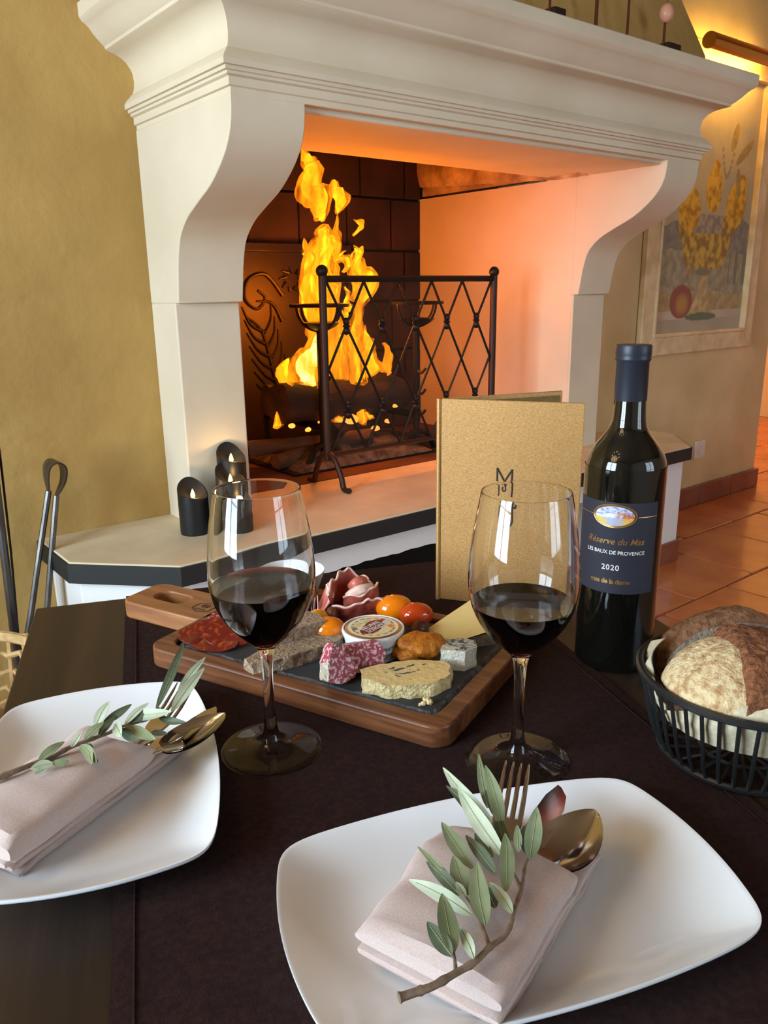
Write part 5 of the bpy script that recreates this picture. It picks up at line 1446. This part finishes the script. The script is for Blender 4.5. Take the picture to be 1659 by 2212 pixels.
# fruit and nuts
M['tom_y'] = mk('yellow_tomato', srgb(222, 142, 12), .12, coat=.5, sss=.2)
M['tom_o'] = mk('orange_tomato', srgb(228, 122, 10), .12, coat=.5, sss=.2)
M['tom_r'] = mk('red_orange_tomato', srgb(186, 62, 14), .12, coat=.5, sss=.2)
M['apricot'] = mk('dried_apricot', srgb(206, 128, 26), .45, col2=srgb(170, 92, 14), scale=120, bump=.9, bscale=220, bdist=.003, sss=.15)
M['nut'] = mk('hazelnut', srgb(110, 58, 30), .45, col2=srgb(74, 36, 20), scale=90, stretch=(1, 1, .3))
M['date'] = mk('dried_date', srgb(84, 36, 20), .35, col2=srgb(52, 22, 14), scale=60, bump=.8, bscale=80, bdist=.003)
def fruit(name, x, y, r, sc, rz, mat, label, cat, group, dz=None, wob_=0, seed=0, stem=None):
    t = E(name, fpos(x, y, 0), rz, label, cat, group)
    mb = MB().ball((0, 0, r * sc[2] + (dz or 0)), r, 24, 14, sc)
    if wob_: mb.wob(wob_, 90, seed)
    mb.obj('flesh', mat, t, ang=80)
    if stem: MB().ball((r * sc[0] * .97, 0, r * sc[2] + (dz or 0)), r * .09, 8, 5, (.5, 1, 1)).obj('stem_scar', M['nut'], t)
G1 = 'small tomatoes on the board'
fruit('cherry_tomato', .1415, .7160, .0110, (1.15, 1, 1), .4, M['tom_y'], 'smallest yellow tomato left of the butter pot', 'tomato', G1, stem=1)
fruit('cherry_tomato', .1470, .6880, .0130, (1.30, 1.0, .95), -.3, M['tom_o'], 'orange oval tomato beside the left side of the butter pot', 'tomato', G1, stem=1)
fruit('cherry_tomato', .2210, .7130, .0150, (1.30, 1.0, .95), -.2, M['tom_o'], 'bright orange oval tomato behind the butter pot', 'tomato', G1, stem=1)
fruit('cherry_tomato', .2375, .6930, .0135, (1.30, 1.0, .95), -.2, M['tom_r'], 'red orange tomato at the right behind the butter pot', 'tomato', G1, stem=1)
fruit('dried_apricot', .2085, .6255, .0180, (1, .9, .50), .2, M['apricot'], 'dried apricot lying underneath beside the pot', 'apricot', 'dried apricots', 0, .004, 3)
fruit('dried_apricot', .2180, .6190, .0205, (1.05, .8, .52), -.25, M['apricot'], 'large dried apricot leaning on top of the other', 'apricot', 'dried apricots', .0062, .005, 5)
fruit('dried_date', .2320, .6660, .0095, (1.1, .95, 1.0), .3, M['date'], 'round dark dried fruit between tomato and hard cheese', 'dried fruit', None, 0, .002, 7)
GN = 'nuts around the butter pot'
fruit('hazelnut', .2125, .6640, .0075, (1.2, .9, .7), .5, M['date'], 'dark nut half hidden right of the pot', 'nut', GN, 0, .001, 9)
fruit('hazelnut', .1525, .7600, .0100, (1, 1, 1.05), .5, M['nut'], 'whole brown nut left of the ham', 'nut', GN)
fruit('hazelnut', .1570, .7200, .0080, (.9, .9, 1.35), .5, M['nut'], 'pointed reddish nut between yellow tomato and ham', 'nut', GN)
fruit('hazelnut', .1490, .6740, .0055, (1.2, 1, .9), .5, M['nut'], 'small nut behind the left salami chunk', 'nut', GN)
# ham ruffles
hm = E('cured_ham', fpos(.186, .740), -.15, 'folded slices of cured ham behind the butter pot', 'ham')
def ruffle(pts, h, seed, lean=.0):
    P_ = spline([(x, y, 0) for x, y in pts], 8); n = len(P_)
    def g(k):
        def fn(u, w):
            p = P_[min(n - 1, int(u * (n - 1)))]; q = P_[min(n - 1, int(u * (n - 1)) + 1)]
            t = (q - p).normalized() if (q - p).length > 1e-6 else Vector((1, 0, 0)); nn = Vector((-t.y, t.x, 0))
            hh = h * (1 - .25 * abs(u - .5) * 2) * (1 + .25 * noise.noise(Vector((u * 7, seed, 0))))
            z = hh * w
            off = nn * (k + .004 * math.sin(w * 3 + seed) + lean * w * w + .003 * noise.noise(Vector((u * 9, w * 4, seed))))
            return p + off + Vector((0, 0, z))
        return fn
    body = MB().grid(g(0), n, 8).grid(g(.0009), n, 8).obj('slice', M['ham'], hm, ang=70)
    edge = [g(.0005)(i / (n - 1), 1.0) for i in range(n)]
    MB().tube(edge, .0013, 6).obj('fat_edge', M['hamfat'], body)
ruffle([(-.030, -.012), (-.034, .002), (-.030, .016), (-.022, .024)], .034, 1, -.004)
ruffle([(-.026, -.018), (-.020, .004), (-.010, .020), (.004, .024), (.016, .016)], .043, 2, .006)
ruffle([(-.020, -.010), (-.006, -.016), (.010, -.014), (.026, -.010), (.034, -.002)], .026, 3, -.010)
ruffle([(-.012, -.006), (.004, -.008), (.018, -.002), (.022, .008), (.014, .014), (.002, .010)], .033, 4, -.006)
ruffle([(.020, -.006), (.032, .004), (.040, .0), (.046, -.008)], .018, 5, -.004)
for i, (a, b) in enumerate((((-.008, -.004, .024), (.018, .002, .030)), ((-.004, .004, .030), (.012, .008, .036)))):
    MB().tube(spline([a, ((a[0] + b[0]) / 2, (a[1] + b[1]) / 2 - .006, (a[2] + b[2]) / 2 + .004), b], 6), [.004 + .0018 * math.sin(PI * k / 12) for k in range(13)], 8).wob(.001, 120, i).obj('rolled_fold', M['hamfat'] if i == 0 else M['ham'], hm)
# white bowl and small jar behind the left glass
wbw = E('small_bowl', (.138, .838, TZ + .0022), 0, 'small white porcelain bowl behind the left wine glass', 'bowl')
MB().lathe([(0, .002), (.018, .002), (.019, 0), (.021, .001), (.026, .012), (.033, .030), (.0375, .0430), (.0372, .0442), (.0360, .0438), (.0310, .030), (.024, .012), (.015, .006), (0, .005)], 48).obj('bowl', M['porcelain'], wbw, ang=60)
jr = E('preserve_jar', fpos(.1370, .7560), 0, 'tiny glass jar with wire clip on the board behind the left glass', 'jar')
M['jam'] = mk('dark_jam', srgb(60, 26, 30), .2, coat=.4)
MB().lathe([(0, 0), (.0125, 0), (.0135, .002), (.0135, .022), (.0120, .026), (.0125, .030), (.0115, .030), (.0110, .026), (.0122, .022), (.0122, .003), (0, .002)], 28).obj('jar_glass', M['glass'], jr)
MB().lathe([(0, .0025), (.0118, .0034), (.0118, .020), (0, .020)], 24).obj('jam', M['jam'], jr)
MB().tube(spline([(.008, -.0135, .024), (.006, -.0155, .012), (.008, -.016, .006), (.0105, -.0155, .012), (.011, -.0125, .026)], 5), .0007, 6).obj('wire_clip', M['steel'], jr)

# ================================================================== BREAD BASKET
kx, ky = .4150, .4380
bk_ = E('bread_basket', (kx, ky, TZ + .0030), 0, 'round black wire bread basket at the right edge', 'basket')
RT, RBs, HT = .0790, .0600, .0655
def cring(r, z, rad, name):
    MB().tube([(r * math.cos(2 * PI * i / 56), r * math.sin(2 * PI * i / 56), z) for i in range(56)], rad, 8, closed=True).obj(name, M['black_wire'], bk_)
cring(RT, HT, .0031, 'rim'); cring(RBs, .0035, .0028, 'base_ring'); cring(RBs * .5, .0035, .0018, 'base_ring')
for k in range(40):
    a = 2 * PI * k / 40
    P_ = [(RT * math.cos(a), RT * math.sin(a), HT), ((RBs + .007) * math.cos(a), (RBs + .007) * math.sin(a), .018), (RBs * math.cos(a), RBs * math.sin(a), .0035)]
    MB().tube(P_, .0019, 6, flat=.7).obj('wire', M['black_wire'], bk_)
for k in range(10):
    a = PI * k / 10
    MB().tube([(RBs * math.cos(a), RBs * math.sin(a), .0035), (-RBs * math.cos(a), -RBs * math.sin(a), .0035)], .0014, 5).obj('floor_wire', M['black_wire'], bk_)
def tissue(a0, a1, lo, hi, peak, name, label, seed, rin=.0045):
    t = E(name, (kx, ky, TZ + .0030), 0, label, 'paper napkin', 'paper napkins in the bread basket')
    def g(k):
        def fn(u, w):
            a = a0 + (a1 - a0) * u
            top = lo + (hi - lo) * (1 - abs(u - peak) / max(peak, 1 - peak))
            z = lo * .78 + (top - lo * .78) * w
            r = RBs + (RT - RBs) * min(1.25, z / HT) - rin - k + .0022 * math.sin(u * 19 + seed) * w + .0015 * noise.noise(Vector((u * 6, w * 3, seed)))
            if z > HT: r -= (z - HT) * .75
            return (r * math.cos(a), r * math.sin(a), z)
        return fn
    MB().grid(g(0), 48, 12).grid(g(.0006), 48, 12).obj('sheet', M['tissue'], t, ang=60)
tissue(math.radians(176), math.radians(300), .045, .090, .62, 'paper_napkin', 'cream embossed paper napkin pointing up at the front of the basket', 1)
tissue(math.radians(118), math.radians(178), .050, .086, .42, 'paper_napkin', 'folded cream paper napkin corner at the left inside of the basket', 3)
tissue(math.radians(20), math.radians(110), .045, .082, .3, 'paper_napkin', 'cream paper napkin corner at the back right of the basket', 5)
def loaf(name, c, r, rz, mat, label, seed, cut=None, wob_=.003, shrink=None):
    t = E(name, c, rz, label, 'bread', 'bread pieces in the basket')
    mb = MB().ball((0, 0, 0), 1.0, 40, 24, r)
    for i in range(len(mb.v)):
        x, y, z = mb.v[i]
        if cut is not None and y > cut: y = cut + (y - cut) * .08
        if shrink and z < .012:
            k = 1 - .34 * min(1, (.012 - z) / .035); x, y = x * k + shrink[0] * (1 - k), y * k + shrink[1] * (1 - k)
        if z < -r[2] * .55: z = -r[2] * .55 + (z + r[2] * .55) * .1
        mb.v[i] = (x, y, z)
    mb.wob(wob_, 40, seed).wob(wob_ * .4, 140, seed)
    return t, mb
lr = (.058, .052, .048)
t, mb = loaf('bread_piece', (.396, .426, TZ + .056), lr, 0, None, 'half loaf with floured crust and torn brown top in the basket', 1, shrink=(.06, .04))
mb.obj('floured_crust', M['bread'], t, ang=80)
def torn(u, w):
    e, g = -.019 + .062 * u + .008 * math.sin(w * 2.6), -.050 + .078 * w
    x, y = e * .959 + g * .284, -e * .284 + g * .959
    q = 1 - (x / lr[0]) ** 2 - (y / lr[1]) ** 2
    if q < .02:
        k = math.sqrt(.98 / (1 - q)); x *= k; y *= k; q = .02
    edge = min(u, 1 - u, w, 1 - w) / .5
    r_ = 1 + (.15 * min(1, edge * 6) - .03) + .09 * fb3(x * 60, y * 60, 3) * min(1, edge * 4)
    return (x * r_, y * r_, lr[2] * math.sqrt(q) * r_)
MB().grid(torn, 46, 46).obj('torn_crust', M['bread_d'], t, ang=80)
t, mb = loaf('bread_piece', (kx + .010, ky + .036, TZ + .056), (.060, .026, .050), -.28, None, 'dark crusted bread slice standing at the back of the basket', 2, shrink=(-.04, -.05))
mb.obj('dark_crust', M['bread_e'], t, ang=80)
def face(u, w):
    a = 2 * PI * u; r = w
    x, z = .057 * r * math.cos(a), .045 * r * math.sin(a)
    return (x, -.0265 + .010 * r * r + .0016 * fb3(x * 90, z * 90, 2), max(z, -.030))
MB().grid(face, 40, 10, cu=True).obj('crumb_face', M['crumb'], t, ang=80)
